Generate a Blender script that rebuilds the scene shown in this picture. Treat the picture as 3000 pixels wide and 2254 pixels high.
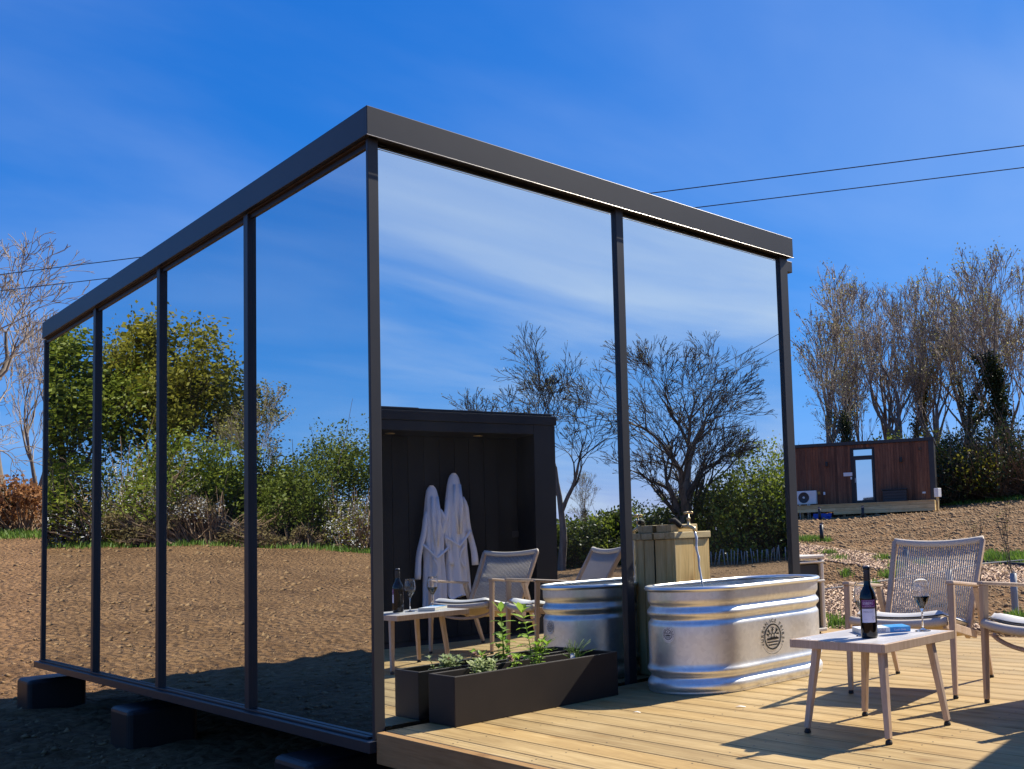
import bpy, bmesh, math, random
import numpy as np
from mathutils import Vector, Matrix
R = math.radians
S = bpy.context.scene
for o in list(bpy.data.objects): bpy.data.objects.remove(o)

# ------------------------------------------------------------------ camera
FPX, CX, CY = 2822.812, 2200.09, 1355.528            # pixels of the 3000 x 2254 photograph
YAW, PIT, ROL = R(48.29322312), R(4.02198358), R(-2.2632032)
CAM = np.array([-2.306, -4.566, 0.908])
_f = np.array([math.sin(YAW)*math.cos(PIT), math.cos(YAW)*math.cos(PIT), math.sin(PIT)])
_r = np.array([math.cos(YAW), -math.sin(YAW), 0.0]); _u = np.cross(_r, _f)
CR = math.cos(ROL)*_r + math.sin(ROL)*_u; CU = -math.sin(ROL)*_r + math.cos(ROL)*_u; CF = _f
cd = bpy.data.cameras.new('camera'); cam = bpy.data.objects.new('camera', cd); S.collection.objects.link(cam)
cam.matrix_world = Matrix(((CR[0], CU[0], -CF[0], CAM[0]), (CR[1], CU[1], -CF[1], CAM[1]), (CR[2], CU[2], -CF[2], CAM[2]), (0, 0, 0, 1)))
cd.sensor_width = 36; cd.lens = FPX/3000*36
cd.shift_x = (1500-CX)/3000; cd.shift_y = (CY-1127)/3000
cd.clip_start = 0.05; cd.clip_end = 3000
S.camera = cam

# ------------------------------------------------------------------ world, sun, exposure
SUN = Vector((0.96, -0.23, 1.0)).normalized()
SUN_EL = math.asin(SUN.z); SUN_AZ = math.atan2(SUN.x, SUN.y)
W = bpy.data.worlds.new('World'); S.world = W; W.use_nodes = True
nt = W.node_tree; nt.nodes.clear()
def N(t, typ, **kw):
    n = t.nodes.new(typ)
    for k, v in kw.items(): setattr(n, k, v)
    return n
sky = N(nt, 'ShaderNodeTexSky', sky_type='NISHITA', sun_disc=False, sun_elevation=SUN_EL, sun_rotation=SUN_AZ,
        air_density=1.0, dust_density=0.3, ozone_density=3.0, altitude=60)
spl = N(nt, 'ShaderNodeSeparateColor'); cbc = N(nt, 'ShaderNodeCombineColor'); nt.links.new(sky.outputs[0], spl.inputs[0])
for ch, (k_, g_) in enumerate(((.140, 1.75), (1.18, .80), (4.15, .50))):      # deep polarised blue of the photograph
    pw = N(nt, 'ShaderNodeMath', operation='POWER'); pw.inputs[1].default_value = g_; ml = N(nt, 'ShaderNodeMath', operation='MULTIPLY'); ml.inputs[1].default_value = k_
    nt.links.new(spl.outputs[ch], pw.inputs[0]); nt.links.new(pw.outputs[0], ml.inputs[0]); nt.links.new(ml.outputs[0], cbc.inputs[ch])
tc = N(nt, 'ShaderNodeTexCoord'); sep = N(nt, 'ShaderNodeSeparateXYZ')
nt.links.new(tc.outputs['Generated'], sep.inputs[0])
zp = N(nt, 'ShaderNodeMath', operation='ADD'); zp.inputs[1].default_value = 0.12; nt.links.new(sep.outputs[2], zp.inputs[0])
zm = N(nt, 'ShaderNodeMath', operation='MAXIMUM'); zm.inputs[1].default_value = 0.05; nt.links.new(zp.outputs[0], zm.inputs[0])
dv = N(nt, 'ShaderNodeVectorMath', operation='DIVIDE'); cmb = N(nt, 'ShaderNodeCombineXYZ')
for i in range(3): nt.links.new(zm.outputs[0], cmb.inputs[i])
nt.links.new(tc.outputs['Generated'], dv.inputs[0]); nt.links.new(cmb.outputs[0], dv.inputs[1])
mp = N(nt, 'ShaderNodeMapping'); mp.inputs['Rotation'].default_value = (0, 0, R(-50)); mp.inputs['Scale'].default_value = (0.75, 1.7, 1); mp.inputs['Location'].default_value = (1.3, 4.4, 0)
nt.links.new(dv.outputs[0], mp.inputs[0])
cn = N(nt, 'ShaderNodeTexNoise'); cn.inputs['Scale'].default_value = 0.75; cn.inputs['Detail'].default_value = 6; cn.inputs['Roughness'].default_value = 0.5; cn.inputs['Distortion'].default_value = 0.35
nt.links.new(mp.outputs[0], cn.inputs[0])
cr = N(nt, 'ShaderNodeValToRGB'); cr.color_ramp.interpolation = 'EASE'; cr.color_ramp.elements[0].position = 0.34; cr.color_ramp.elements[1].position = 0.80
dt = N(nt, 'ShaderNodeVectorMath', operation='DOT_PRODUCT'); dt.inputs[1].default_value = (.75, -.66, .10); nt.links.new(tc.outputs['Generated'], dt.inputs[0])
ds = N(nt, 'ShaderNodeMath', operation='SUBTRACT'); ds.inputs[1].default_value = .35; dx = N(nt, 'ShaderNodeMath', operation='MAXIMUM'); dx.inputs[1].default_value = 0
nt.links.new(dt.outputs['Value'], ds.inputs[0]); nt.links.new(ds.outputs[0], dx.inputs[0])
dm = N(nt, 'ShaderNodeMath', operation='MULTIPLY_ADD'); dm.inputs[1].default_value = 1.05; dm.inputs[2].default_value = .20      # the thin cloud thickens towards the sunward side
nt.links.new(dx.outputs[0], dm.inputs[0]); nt.links.new(cn.outputs[0], cr.inputs[0])
cm = N(nt, 'ShaderNodeMath', operation='MULTIPLY'); cm.use_clamp = True; nt.links.new(cr.outputs[0], cm.inputs[0]); nt.links.new(dm.outputs[0], cm.inputs[1])
mixc = N(nt, 'ShaderNodeMix', data_type='RGBA'); mixc.inputs[7].default_value = (8.4, 10.0, 12.4, 1)
bg = N(nt, 'ShaderNodeBackground'); bg.inputs[1].default_value = 0.05
wo = N(nt, 'ShaderNodeOutputWorld')
nt.links.new(cbc.outputs[0], mixc.inputs[6]); nt.links.new(cm.outputs[0], mixc.inputs[0])
nt.links.new(mixc.outputs[2], bg.inputs[0]); nt.links.new(bg.outputs[0], wo.inputs[0])
sl = bpy.data.lights.new('sun', 'SUN'); so = bpy.data.objects.new('sun', sl); S.collection.objects.link(so)
sl.energy = 5.0; sl.angle = R(0.53); sl.color = (1.0, 0.92, 0.79)
so.rotation_euler = SUN.to_track_quat('Z', 'Y').to_euler(); so.location = (20, -5, 25)
S.view_settings.view_transform = 'Standard'; S.view_settings.look = 'None'; S.view_settings.exposure = 0.75; S.view_settings.gamma = 1.0
S.render.engine = 'CYCLES'
S.cycles.max_bounces = 10; S.cycles.transparent_max_bounces = 12; S.cycles.caustics_reflective = False; S.cycles.caustics_refractive = False

# ------------------------------------------------------------------ pixel helpers
GY, GX = 0.045, 0.03                                  # mirror planes: front (y) and left (x)
def ray(u, v): return CAM.copy(), CF + (u-CX)/FPX*CR - (v-CY)/FPX*CU
def on(u, v, axis, val):
    o, d = ray(u, v); return o + (val-o[axis])/d[axis]*d
def rnd(seed): return np.random.default_rng(seed)

# ------------------------------------------------------------------ mesh building
COL = S.collection
class MB:
    def __init__(s): s.v = []; s.f = []; s.n = 0
    def add(s, v, f):
        v = np.asarray(v, float).reshape(-1, 3); s.v.append(v)
        for q in f: s.f.append([i+s.n for i in q])
        s.n += len(v); return s
    def box(s, x0, x1, y0, y1, z0, z1, M=None):
        v = np.array([(x, y, z) for z in (z0, z1) for y in (y0, y1) for x in (x0, x1)], float)
        if M is not None: v = (np.array(M.to_3x3()) @ v.T).T + np.array(M.translation)
        return s.add(v, [(0,2,3,1), (4,5,7,6), (0,1,5,4), (2,6,7,3), (0,4,6,2), (1,3,7,5)])
    def bar(s, a, b, w, d, up=(0,0,1), w2=None, d2=None):
        a = np.array(a, float); b = np.array(b, float); t = (b-a)/np.linalg.norm(b-a)
        up = np.array(up, float); sx = np.cross(t, up); sx /= np.linalg.norm(sx); sy = np.cross(sx, t)
        w2 = w if w2 is None else w2; d2 = d if d2 is None else d2
        v = [p + i*sx*ww/2 + j*sy*dd/2 for p, ww, dd in ((a, w, d), (b, w2, d2)) for i, j in ((-1,-1), (1,-1), (1,1), (-1,1))]
        return s.add(v, [(3,2,1,0), (4,5,6,7), (0,1,5,4), (1,2,6,5), (2,3,7,6), (3,0,4,7)])
    def tube(s, pts, rad, n=8, flat=1.0):
        P = np.array(pts, float); m = len(P); rad = np.broadcast_to(np.asarray(rad, float), (m,))
        T = np.gradient(P, axis=0); T /= np.linalg.norm(T, axis=1)[:, None]+1e-12
        up = np.array([0, 0, 1.0]) if abs(T[0][2]) < .9 else np.array([1.0, 0, 0])
        v = []
        for i in range(m):
            a = np.cross(T[i], up); a /= np.linalg.norm(a)+1e-12; b = np.cross(a, T[i])
            for k in range(n):
                c = 2*math.pi*k/n; v.append(P[i] + rad[i]*(math.cos(c)*a + flat*math.sin(c)*b))
        f = [(i*n+k, i*n+(k+1) % n, (i+1)*n+(k+1) % n, (i+1)*n+k) for i in range(m-1) for k in range(n)]
        f.append(tuple(range(n))[::-1]); f.append(tuple((m-1)*n+k for k in range(n)))
        return s.add(v, f)
    def lathe(s, prof, n=32, c=(0, 0, 0), cap=True):
        v = []
        for r, z in prof:
            for k in range(n):
                a = 2*math.pi*k/n; v.append((c[0]+r*math.cos(a), c[1]+r*math.sin(a), c[2]+z))
        m = len(prof)
        f = [(i*n+k, i*n+(k+1) % n, (i+1)*n+(k+1) % n, (i+1)*n+k) for i in range(m-1) for k in range(n)]
        if cap: f.append(tuple(range(n))[::-1]); f.append(tuple((m-1)*n+k for k in range(n)))
        return s.add(v, f)
    def grid(s, P):
        P = np.asarray(P, float); a, b = P.shape[:2]
        return s.add(P.reshape(-1, 3), [(i*b+j, (i+1)*b+j, (i+1)*b+j+1, i*b+j+1) for i in range(a-1) for j in range(b-1)])
    def build(s, name, mat, parent=None, smooth=False, bevel=0, world=False, seg=2, merge=False):
        v = np.concatenate(s.v) if s.v else np.zeros((0, 3))
        if world and parent is not None:
            v = v - np.array(parent.location)
        me = bpy.data.meshes.new(name); me.from_pydata(v.tolist(), [], s.f)
        if bevel or merge:
            bm = bmesh.new(); bm.from_mesh(me)
            if merge: bmesh.ops.remove_doubles(bm, verts=bm.verts, dist=1e-5)
            if bevel:
                ed = [e for e in bm.edges if len(e.link_faces) == 2 and e.calc_face_angle(0) > .5]
                bmesh.ops.bevel(bm, geom=ed, offset=bevel, segments=seg, profile=.5, affect='EDGES', clamp_overlap=True)
            bm.to_mesh(me); bm.free()
        return link(name, me, mat, parent, smooth)
def link(name, me, mat, parent=None, smooth=False):
    for m in (mat if isinstance(mat, (list, tuple)) else [mat]): me.materials.append(m)
    if smooth: me.polygons.foreach_set('use_smooth', np.ones(len(me.polygons), bool))
    o = bpy.data.objects.new(name, me); COL.objects.link(o)
    if parent is not None: o.parent = parent
    return o
def raw(name, v, f, mat, parent=None, smooth=False):
    """fast mesh from arrays; f is (n,k)"""
    v = np.asarray(v, np.float32); f = np.asarray(f, np.int32); k = f.shape[1]
    me = bpy.data.meshes.new(name)
    me.vertices.add(len(v)); me.vertices.foreach_set('co', v.ravel())
    me.loops.add(f.size); me.loops.foreach_set('vertex_index', f.ravel())
    me.polygons.add(len(f)); me.polygons.foreach_set('loop_start', np.arange(0, f.size, k, dtype=np.int32))
    me.polygons.foreach_set('loop_total', np.full(len(f), k, np.int32))
    me.update(calc_edges=True); me.validate()
    return link(name, me, mat, parent, smooth)
def tag(o, label, cat, group=None, kind=None):
    if kind: o['kind'] = kind
    if label: o['label'] = label
    if cat: o['category'] = cat
    if group: o['group'] = group
    return o
def thing(name, label, cat, loc=(0, 0, 0), rz=0, group=None):
    o = bpy.data.objects.new(name, None); COL.objects.link(o); o.empty_display_size = .1
    o.location = loc; o.rotation_euler = (0, 0, rz); return tag(o, label, cat, group)
def copy_part(o, parent, loc=None):
    c = o.copy(); COL.objects.link(c); c.parent = parent
    if loc is not None: c.location = loc
    return c
def copy_tree(o, label=None, parent=None):
    c = o.copy(); COL.objects.link(c); c.parent = parent
    if label: c['label'] = label
    for ch in list(o.children): copy_tree(ch, None, c)
    return c
def text_mesh(body, size, align='CENTER', spacing=1.0, bold=0.0):
    cu = bpy.data.curves.new('lettering', 'FONT'); cu.body = body; cu.size = size; cu.align_x = align; cu.align_y = 'CENTER'; cu.space_character = spacing; cu.offset = bold
    o = bpy.data.objects.new('lettering', cu); COL.objects.link(o); bpy.context.view_layer.update()
    me = o.evaluated_get(bpy.context.evaluated_depsgraph_get()).to_mesh()
    v = np.array([tuple(p.co) for p in me.vertices]).reshape(-1, 3); f = [tuple(p.vertices) for p in me.polygons]
    bpy.data.objects.remove(o); bpy.data.curves.remove(cu)
    return v, f

# ------------------------------------------------------------------ materials
def mat(name, col=(.5, .5, .5), rough=.6, metal=0, spec=.5, **kw):
    m = bpy.data.materials.new(name); m.use_nodes = True; p = m.node_tree.nodes['Principled BSDF']
    p.inputs['Base Color'].default_value = (*col, 1); p.inputs['Roughness'].default_value = rough
    p.inputs['Metallic'].default_value = metal; p.inputs['Specular IOR Level'].default_value = spec
    for k, v in kw.items(): p.inputs[k].default_value = v
    return m
def P(m): return m.node_tree.nodes['Principled BSDF']
def ramp(t, stops):
    n = t.nodes.new('ShaderNodeValToRGB'); e = n.color_ramp.elements
    while len(e) < len(stops): e.new(.5)
    for i, (p, c) in enumerate(stops): e[i].position = p; e[i].color = (*c, 1)
    return n
def coords(t, scale=(1, 1, 1), rand=False, kind='Object'):
    tcn = t.nodes.new('ShaderNodeTexCoord'); mpn = t.nodes.new('ShaderNodeMapping'); mpn.inputs['Scale'].default_value = scale
    t.links.new(tcn.outputs[kind], mpn.inputs[0])
    if rand:
        oi = t.nodes.new('ShaderNodeObjectInfo'); ml = t.nodes.new('ShaderNodeMath'); ml.operation = 'MULTIPLY'; ml.inputs[1].default_value = 57.3
        cb = t.nodes.new('ShaderNodeCombineXYZ'); t.links.new(oi.outputs['Random'], ml.inputs[0])
        for i in range(3): t.links.new(ml.outputs[0], cb.inputs[i])
        t.links.new(cb.outputs[0], mpn.inputs['Location'])
    return mpn
def noise(t, vec, scale, detail=4, rough=.55, dist=0):
    n = t.nodes.new('ShaderNodeTexNoise'); n.inputs['Scale'].default_value = scale; n.inputs['Detail'].default_value = detail
    n.inputs['Roughness'].default_value = rough; n.inputs['Distortion'].default_value = dist
    if vec is not None: t.links.new(vec.outputs[0], n.inputs[0])
    return n
def mix(t, a, b, fac, mode='MIX'):
    n = t.nodes.new('ShaderNodeMix'); n.data_type = 'RGBA'; n.blend_type = mode
    for s, i in ((fac, 0), (a, 6), (b, 7)):
        if isinstance(s, (int, float)): n.inputs[i].default_value = s
        elif isinstance(s, tuple): n.inputs[i].default_value = (*s, 1)
        else: t.links.new(s, n.inputs[i])
    return n.outputs[2]
def bump(m, h, strength=.4, dist=.01):
    t = m.node_tree; b = t.nodes.new('ShaderNodeBump'); b.inputs['Strength'].default_value = strength; b.inputs['Distance'].default_value = dist
    t.links.new(h, b.inputs['Height']); t.links.new(b.outputs[0], P(m).inputs['Normal'])
def noisy(name, c1, c2, scale=8, rough=.7, bumps=.2, bdist=.004, stretch=(1, 1, 1), rand=True, metal=0, lo=.3, hi=.7, detail=5, spec=.4, kind='Object'):
    m = mat(name, c1, rough, metal, spec); t = m.node_tree
    n = noise(t, coords(t, stretch, rand, kind), scale, detail, .6); r = ramp(t, [(lo, c1), (hi, c2)])
    t.links.new(n.outputs[0], r.inputs[0]); t.links.new(r.outputs[0], P(m).inputs['Base Color'])
    if bumps: bump(m, n.outputs[0], bumps, bdist)
    return m
def wood(name, c_dark, c_mid, c_light, axis=1, scale=1.0, rough=.62, knots=True, var=.25, hue=None):
    """timber with grain along an object axis, tinted differently on every piece"""
    m = mat(name, c_mid, rough, 0, .35); t = m.node_tree
    st = [14*scale]*3; st[axis] = .9*scale
    vec = coords(t, tuple(st), True)
    n1 = noise(t, vec, 1.6, 6, .65, .8); n2 = noise(t, vec, 7, 3, .5)
    r = ramp(t, [(.28, c_dark), (.5, c_mid), (.74, c_light)]); t.links.new(n1.outputs[0], r.inputs[0])
    c = mix(t, r.outputs[0], c_dark, .25, 'MIX'); c = r.outputs[0]
    fine = ramp(t, [(.35, (.78, .74, .68)), (.6, (1, 1, 1))]); t.links.new(n2.outputs[0], fine.inputs[0])
    c = mix(t, c, fine.outputs[0], .55, 'MULTIPLY')
    if knots:
        s2 = [3.2*scale]*3; s2[axis] = 1.1*scale
        kv = coords(t, tuple(s2), True); vo = t.nodes.new('ShaderNodeTexVoronoi'); vo.inputs['Scale'].default_value = 1.7; t.links.new(kv.outputs[0], vo.inputs[0])
        kr = ramp(t, [(.02, (.42, .30, .20)), (.10, (.8, .72, .6)), (.17, (1, 1, 1))]); t.links.new(vo.outputs['Distance'], kr.inputs[0])
        c = mix(t, c, kr.outputs[0], .75, 'MULTIPLY')
    oi = t.nodes.new('ShaderNodeObjectInfo'); vr = ramp(t, [(0, (1-var, 1-var*1.05, 1-var*1.15)), (.55, (1, 1, 1)), (1, (1.0, .93, .80) if hue is None else hue)])
    t.links.new(oi.outputs['Random'], vr.inputs[0]); c = mix(t, c, vr.outputs[0], .9, 'MULTIPLY')
    sn = noise(t, coords(t, (1.5, .8, 1.2), True), 1.4, 5, .65); sr = ramp(t, [(.33, (.70, .67, .62)), (.52, (1, 1, 1))]); t.links.new(sn.outputs[0], sr.inputs[0])
    c = mix(t, c, sr.outputs[0], .6, 'MULTIPLY')
    t.links.new(c, P(m).inputs['Base Color']); bump(m, n1.outputs[0], .15, .003)
    return m
def leafmat(name, c1, c2, transl=.4, rough=.5):
    m = bpy.data.materials.new(name); m.use_nodes = True; t = m.node_tree; t.nodes.clear()
    n = noise(t, coords(t, (1, 1, 1), True), 2.3, 3); r = ramp(t, [(.34, c1), (.66, c2)]); t.links.new(n.outputs[0], r.inputs[0])
    d = t.nodes.new('ShaderNodeBsdfPrincipled'); d.inputs['Roughness'].default_value = rough; d.inputs['Specular IOR Level'].default_value = .3
    tr = t.nodes.new('ShaderNodeBsdfTranslucent'); mx = t.nodes.new('ShaderNodeMixShader'); mx.inputs[0].default_value = transl
    oo = t.nodes.new('ShaderNodeOutputMaterial')
    t.links.new(r.outputs[0], d.inputs['Base Color']); t.links.new(r.outputs[0], tr.inputs[0])
    t.links.new(d.outputs[0], mx.inputs[1]); t.links.new(tr.outputs[0], mx.inputs[2]); t.links.new(mx.outputs[0], oo.inputs[0])
    return m

M = {}
M['frame'] = noisy('anthracite powder coat', (.026, .0255, .027), (.034, .033, .034), 3, .42, .02, .001)
M['drip'] = mat('bright aluminium drip edge', (.40, .385, .37), .35, .6)
M['soffit'] = noisy('brown soffit', (.055, .036, .022), (.10, .065, .04), 12, .7, .1)
m = mat('mirror glass', (.76, .81, .82), .0, 1.0); t = m.node_tree
nz = noise(t, coords(t, (1, 1, .30), True), 1.3, 2, .5); bump(m, nz.outputs[0], .10, .010)
df_ = t.nodes.new('ShaderNodeBsdfDiffuse'); df_.inputs[0].default_value = (.55, .56, .58, 1); mxs = t.nodes.new('ShaderNodeMixShader')
dr_ = ramp(t, [(.35, (.003,)*3), (.75, (.020,)*3)]); t.links.new(noise(t, coords(t, (1, 1, .35), True), 3.0, 6, .65).outputs[0], dr_.inputs[0])
spk = t.nodes.new('ShaderNodeTexVoronoi'); spk.inputs['Scale'].default_value = 9; t.links.new(coords(t, (1, 1, 1), True).outputs[0], spk.inputs[0])
sr_ = ramp(t, [(.012, (.30,)*3), (.026, (0, 0, 0))]); t.links.new(spk.outputs['Distance'], sr_.inputs[0])
t.links.new(mix(t, dr_.outputs[0], sr_.outputs[0], 1.0, 'ADD'), mxs.inputs[0])                        # thin dust film and dried drops
t.links.new(P(m).outputs[0], mxs.inputs[1]); t.links.new(df_.outputs[0], mxs.inputs[2]); t.links.new(mxs.outputs[0], t.nodes['Material Output'].inputs[0]); M['mirror'] = m
M['underfloor'] = mat('black underfloor', (.012, .012, .014), .8)
M['plastic_block'] = noisy('black moulded plastic', (.004, .0042, .005), (.008, .0085, .010), 5, .45, .05)
M['deck'] = wood('treated pine decking', (.34, .232, .100), (.44, .312, .140), (.52, .390, .195), 1, 1.0, .6, var=.20)
M['fascia_wood'] = wood('treated pine edge board', (.25, .145, .055), (.34, .21, .09), (.41, .27, .13), 1, 1.0, .65)
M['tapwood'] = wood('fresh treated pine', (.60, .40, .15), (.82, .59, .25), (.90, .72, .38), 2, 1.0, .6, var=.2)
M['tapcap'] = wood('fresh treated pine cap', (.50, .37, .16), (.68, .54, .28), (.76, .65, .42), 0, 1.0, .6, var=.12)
M['planter'] = noisy('black brown fibre clay', (.014, .0098, .0072), (.021, .0145, .0108), 6, .6, .06)
M['potsoil'] = noisy('potting soil', (.012, .009, .007), (.035, .024, .017), 60, .95, .8, .01)
M['taupe'] = wood('taupe wood look', (.47, .345, .255), (.55, .415, .315), (.60, .47, .365), 2, 1.6, .5, knots=False, var=.06)
M['rubber'] = mat('black rubber foot', (.012, .012, .012), .7)
M['rope'] = noisy('taupe rope', (.52, .455, .385), (.64, .57, .49), 160, .85, .2, .001)
M['rope_under'] = noisy('rope seat webbing', (.40, .30, .19), (.52, .40, .26), 90, .85, .4, .002)
M['cushion'] = noisy('light grey cushion cloth', (.60, .585, .56), (.68, .665, .64), 200, .9, .25, .001)
m = noisy('pale ceramic table top', (.46, .445, .44), (.60, .585, .58), 2.2, .35, 0, lo=.45, hi=.55, stretch=(1, 2.4, 1)); M['ceramic'] = m
M['bottle'] = mat('black wine bottle glass', (.004, .0035, .004), .06, 0, .5)
M['capsule'] = mat('dark grey screw cap', (.05, .05, .055), .35, .5)
M['captop'] = mat('silver cap top', (.55, .55, .57), .4, .4)
M['purple'] = mat('purple label', (.16, .018, .15), .5)
M['mauve'] = mat('dull mauve label band', (.12, .06, .09), .5)
M['paper'] = mat('white label paper', (.74, .70, .80), .6)
M['ink_white'] = mat('pale pink lettering', (.80, .66, .80), .5)
M['ink_grey'] = mat('grey lettering', (.34, .32, .38), .6)
M['ink_blue'] = mat('navy lettering', (.03, .04, .22), .6)
M['ink_black'] = mat('black print', (.008, .008, .008), .6)
M['sticker'] = mat('white sticker', (.86, .86, .83), .5)
g = mat('clear wine glass', (1, 1, 1), .0, 0, .5); P(g).inputs['Transmission Weight'].default_value = 1; P(g).inputs['IOR'].default_value = 1.45; M['glass'] = g
M['wine'] = mat('red wine', (.030, .0015, .004), .04, 0, .5)
g = mat('clear water', (.92, .97, 1), .02, 0, .5); P(g).inputs['Transmission Weight'].default_value = 1; P(g).inputs['IOR'].default_value = 1.33; M['water'] = g
g = noisy('foaming water', (.80, .84, .87), (.92, .95, .97), 60, .12, .3, .002); P(g).inputs['Transmission Weight'].default_value = .25; P(g).inputs['IOR'].default_value = 1.33; M['stream'] = g
M['book_blue'] = noisy('blue book cover', (.02, .20, .55), (.10, .40, .75), 14, .4, 0)
M['book_white'] = noisy('pale book cover', (.62, .66, .74), (.80, .80, .80), 25, .4, 0)
M['pages'] = mat('book pages', (.70, .66, .56), .8)
m = mat('galvanised steel', (.74, .74, .72), .34, .82); t = m.node_tree
vo = t.nodes.new('ShaderNodeTexVoronoi'); vo.inputs['Scale'].default_value = 45; t.links.new(coords(t, (1, 1, 1)).outputs[0], vo.inputs[0])
rr = ramp(t, [(0, (.70, .69, .66)), (1, (.82, .81, .77))]); t.links.new(vo.outputs['Color'], rr.inputs[0]); t.links.new(rr.outputs[0], P(m).inputs['Base Color'])
nn = noise(t, coords(t, (1, 1, 1)), 5, 5); r2 = ramp(t, [(.3, (.34,)*3), (.7, (.46,)*3)]); t.links.new(nn.outputs[0], r2.inputs[0]); t.links.new(r2.outputs[0], P(m).inputs['Roughness'])
bump(m, noise(t, coords(t, (1, 1, .5)), 3.0, 3).outputs[0], .10, .012); M['galv'] = m
M['galv_rim'] = mat('galvanised rolled rim', (.80, .80, .78), .3, .9)
M['brass'] = noisy('weathered brass', (.55, .40, .20), (.70, .54, .32), 30, .38, .1, .002, metal=.7)
M['lagging'] = mat('black pipe lagging', (.012, .011, .010), .8)
M['beige_plastic'] = mat('beige plastic', (.66, .60, .52), .5)
M['white_plastic'] = noisy('white enamel', (.66, .66, .64), (.74, .74, .72), 4, .45, 0)
M['grille'] = mat('dark grille', (.03, .03, .033), .5)
M['black_clad'] = noisy('black cladding', (.004, .0043, .006), (.007, .0074, .009), 4, .75, .1, stretch=(1, 1, .1))
M['black_frame'] = noisy('black trim', (.006, .0066, .009), (.010, .0105, .013), 4, .55, .02)
M['robe'] = noisy('white terry towelling', (.84, .83, .86), (.92, .91, .93), 90, .95, .5, .004)
M['black_paint'] = mat('black painted metal', (.012, .012, .013), .5)
M['cedar'] = wood('red cedar boarding', (.10, .040, .022), (.19, .080, .042), (.29, .135, .072), 2, .5, .65, knots=False, var=.5, hue=(1.0, .82, .66))
M['pine'] = wood('pale pine board', (.60, .43, .18), (.76, .57, .27), (.82, .66, .36), 0, .5, .65)
M['blue_tarp'] = mat('blue plastic sheet', (.012, .05, .26), .45)
M['orange'] = mat('orange fitting', (.60, .28, .04), .5)
M['door_glass'] = mat('reflecting door glass', (.75, .80, .82), .02, 1.0)
M['bark'] = noisy('grey brown bark', (.085, .070, .054), (.23, .19, .15), 6, .9, .7, .03, stretch=(1, 1, .25))
M['twig'] = noisy('pale twigs', (.21, .17, .13), (.38, .315, .25), 1.5, .85, 0)
M['twig_dark'] = noisy('dark twigs', (.045, .036, .028), (.10, .08, .06), 1.5, .85, 0)
M['bramble'] = noisy('dry bramble stems', (.17, .11, .065), (.32, .22, .14), 1.5, .9, 0)
M['leaf_olive'] = leafmat('olive spring leaves', (.13, .145, .012), (.32, .29, .035), .5)
M['leaf_green'] = leafmat('fresh green leaves', (.10, .145, .012), (.27, .31, .038), .45)
M['leaf_dark'] = leafmat('dark hedge leaves', (.030, .050, .008), (.095, .12, .020), .35)
M['leaf_hawthorn'] = leafmat('hawthorn leaves', (.060, .095, .010), (.19, .22, .030), .45)
M['leaf_yellow'] = leafmat('yellow green buds', (.16, .16, .04), (.30, .28, .09), .4)
M['leaf_ivy'] = leafmat('ivy leaves', (.015, .030, .008), (.050, .068, .018), .25)
M['leaf_dry'] = leafmat('dry olive bramble leaves', (.12, .10, .035), (.25, .185, .085), .3, .8)
M['leaf_brown'] = leafmat('orange brown bracken', (.22, .095, .03), (.40, .20, .08), .3, .8)
M['blossom'] = leafmat('white blossom', (.55, .55, .55), (.72, .72, .72), .3)
M['herb'] = leafmat('herb leaves', (.22, .38, .04), (.45, .60, .12), .45)
M['herb_pale'] = leafmat('pale herb leaves', (.30, .38, .16), (.46, .52, .28), .4)
M['chive'] = leafmat('chive leaves', (.12, .22, .04), (.30, .40, .10), .4)
M['grass'] = leafmat('grass blades', (.07, .14, .015), (.18, .28, .045), .4)
M['pink'] = leafmat('faded pink flower', (.50, .30, .26), (.62, .42, .36), .3)
M['guard'] = noisy('grey plastic tree guard', (.24, .25, .245), (.40, .41, .395), 4, .45, .1, .004, stretch=(1, 1, .1))
M['stake'] = noisy('weathered stake', (.30, .29, .26), (.42, .41, .37), 6, .85, .2)
M['wire'] = mat('overhead cable', (.02, .02, .022), .6)
def soilmat(name, c1, c2, c3):
    m = mat(name, c2, .95, 0, .15); t = m.node_tree; v = coords(t)
    n1 = noise(t, v, .6, 6, .6); n2 = noise(t, v, 9, 8, .7); vo = t.nodes.new('ShaderNodeTexVoronoi'); vo.inputs['Scale'].default_value = 11; t.links.new(v.outputs[0], vo.inputs[0])
    r = ramp(t, [(.25, c1), (.5, c2), (.75, c3)]); t.links.new(n2.outputs[0], r.inputs[0])
    r1 = ramp(t, [(.32, (.66, .63, .60)), (.62, (1.05, 1.03, 1))]); t.links.new(n1.outputs[0], r1.inputs[0])
    t.links.new(mix(t, r.outputs[0], r1.outputs[0], 1.0, 'MULTIPLY'), P(m).inputs['Base Color'])
    ad = t.nodes.new('ShaderNodeMath'); ad.operation = 'SUBTRACT'; t.links.new(n2.outputs[0], ad.inputs[0]); t.links.new(vo.outputs['Distance'], ad.inputs[1])
    bump(m, ad.outputs[0], 1.0, .09); return m
M['soil'] = soilmat('bare brown soil', (.125, .066, .030), (.245, .142, .066), (.345, .212, .108))
M['clod'] = noisy('soil clods', (.17, .098, .042), (.30, .190, .092), 3, .95, 0, kind='Object', rand=False)
M['chips'] = noisy('wood chips', (.26, .155, .095), (.62, .46, .32), 9, .9, 0, kind='Object', rand=False)
M['chipbase'] = soilmat('wood chip bed', (.17, .105, .065), (.28, .19, .125), (.40, .29, .20))
M['hill'] = noisy('far wooded hill', (.03, .05, .03), (.06, .09, .05), .05, .95, 0)

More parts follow.
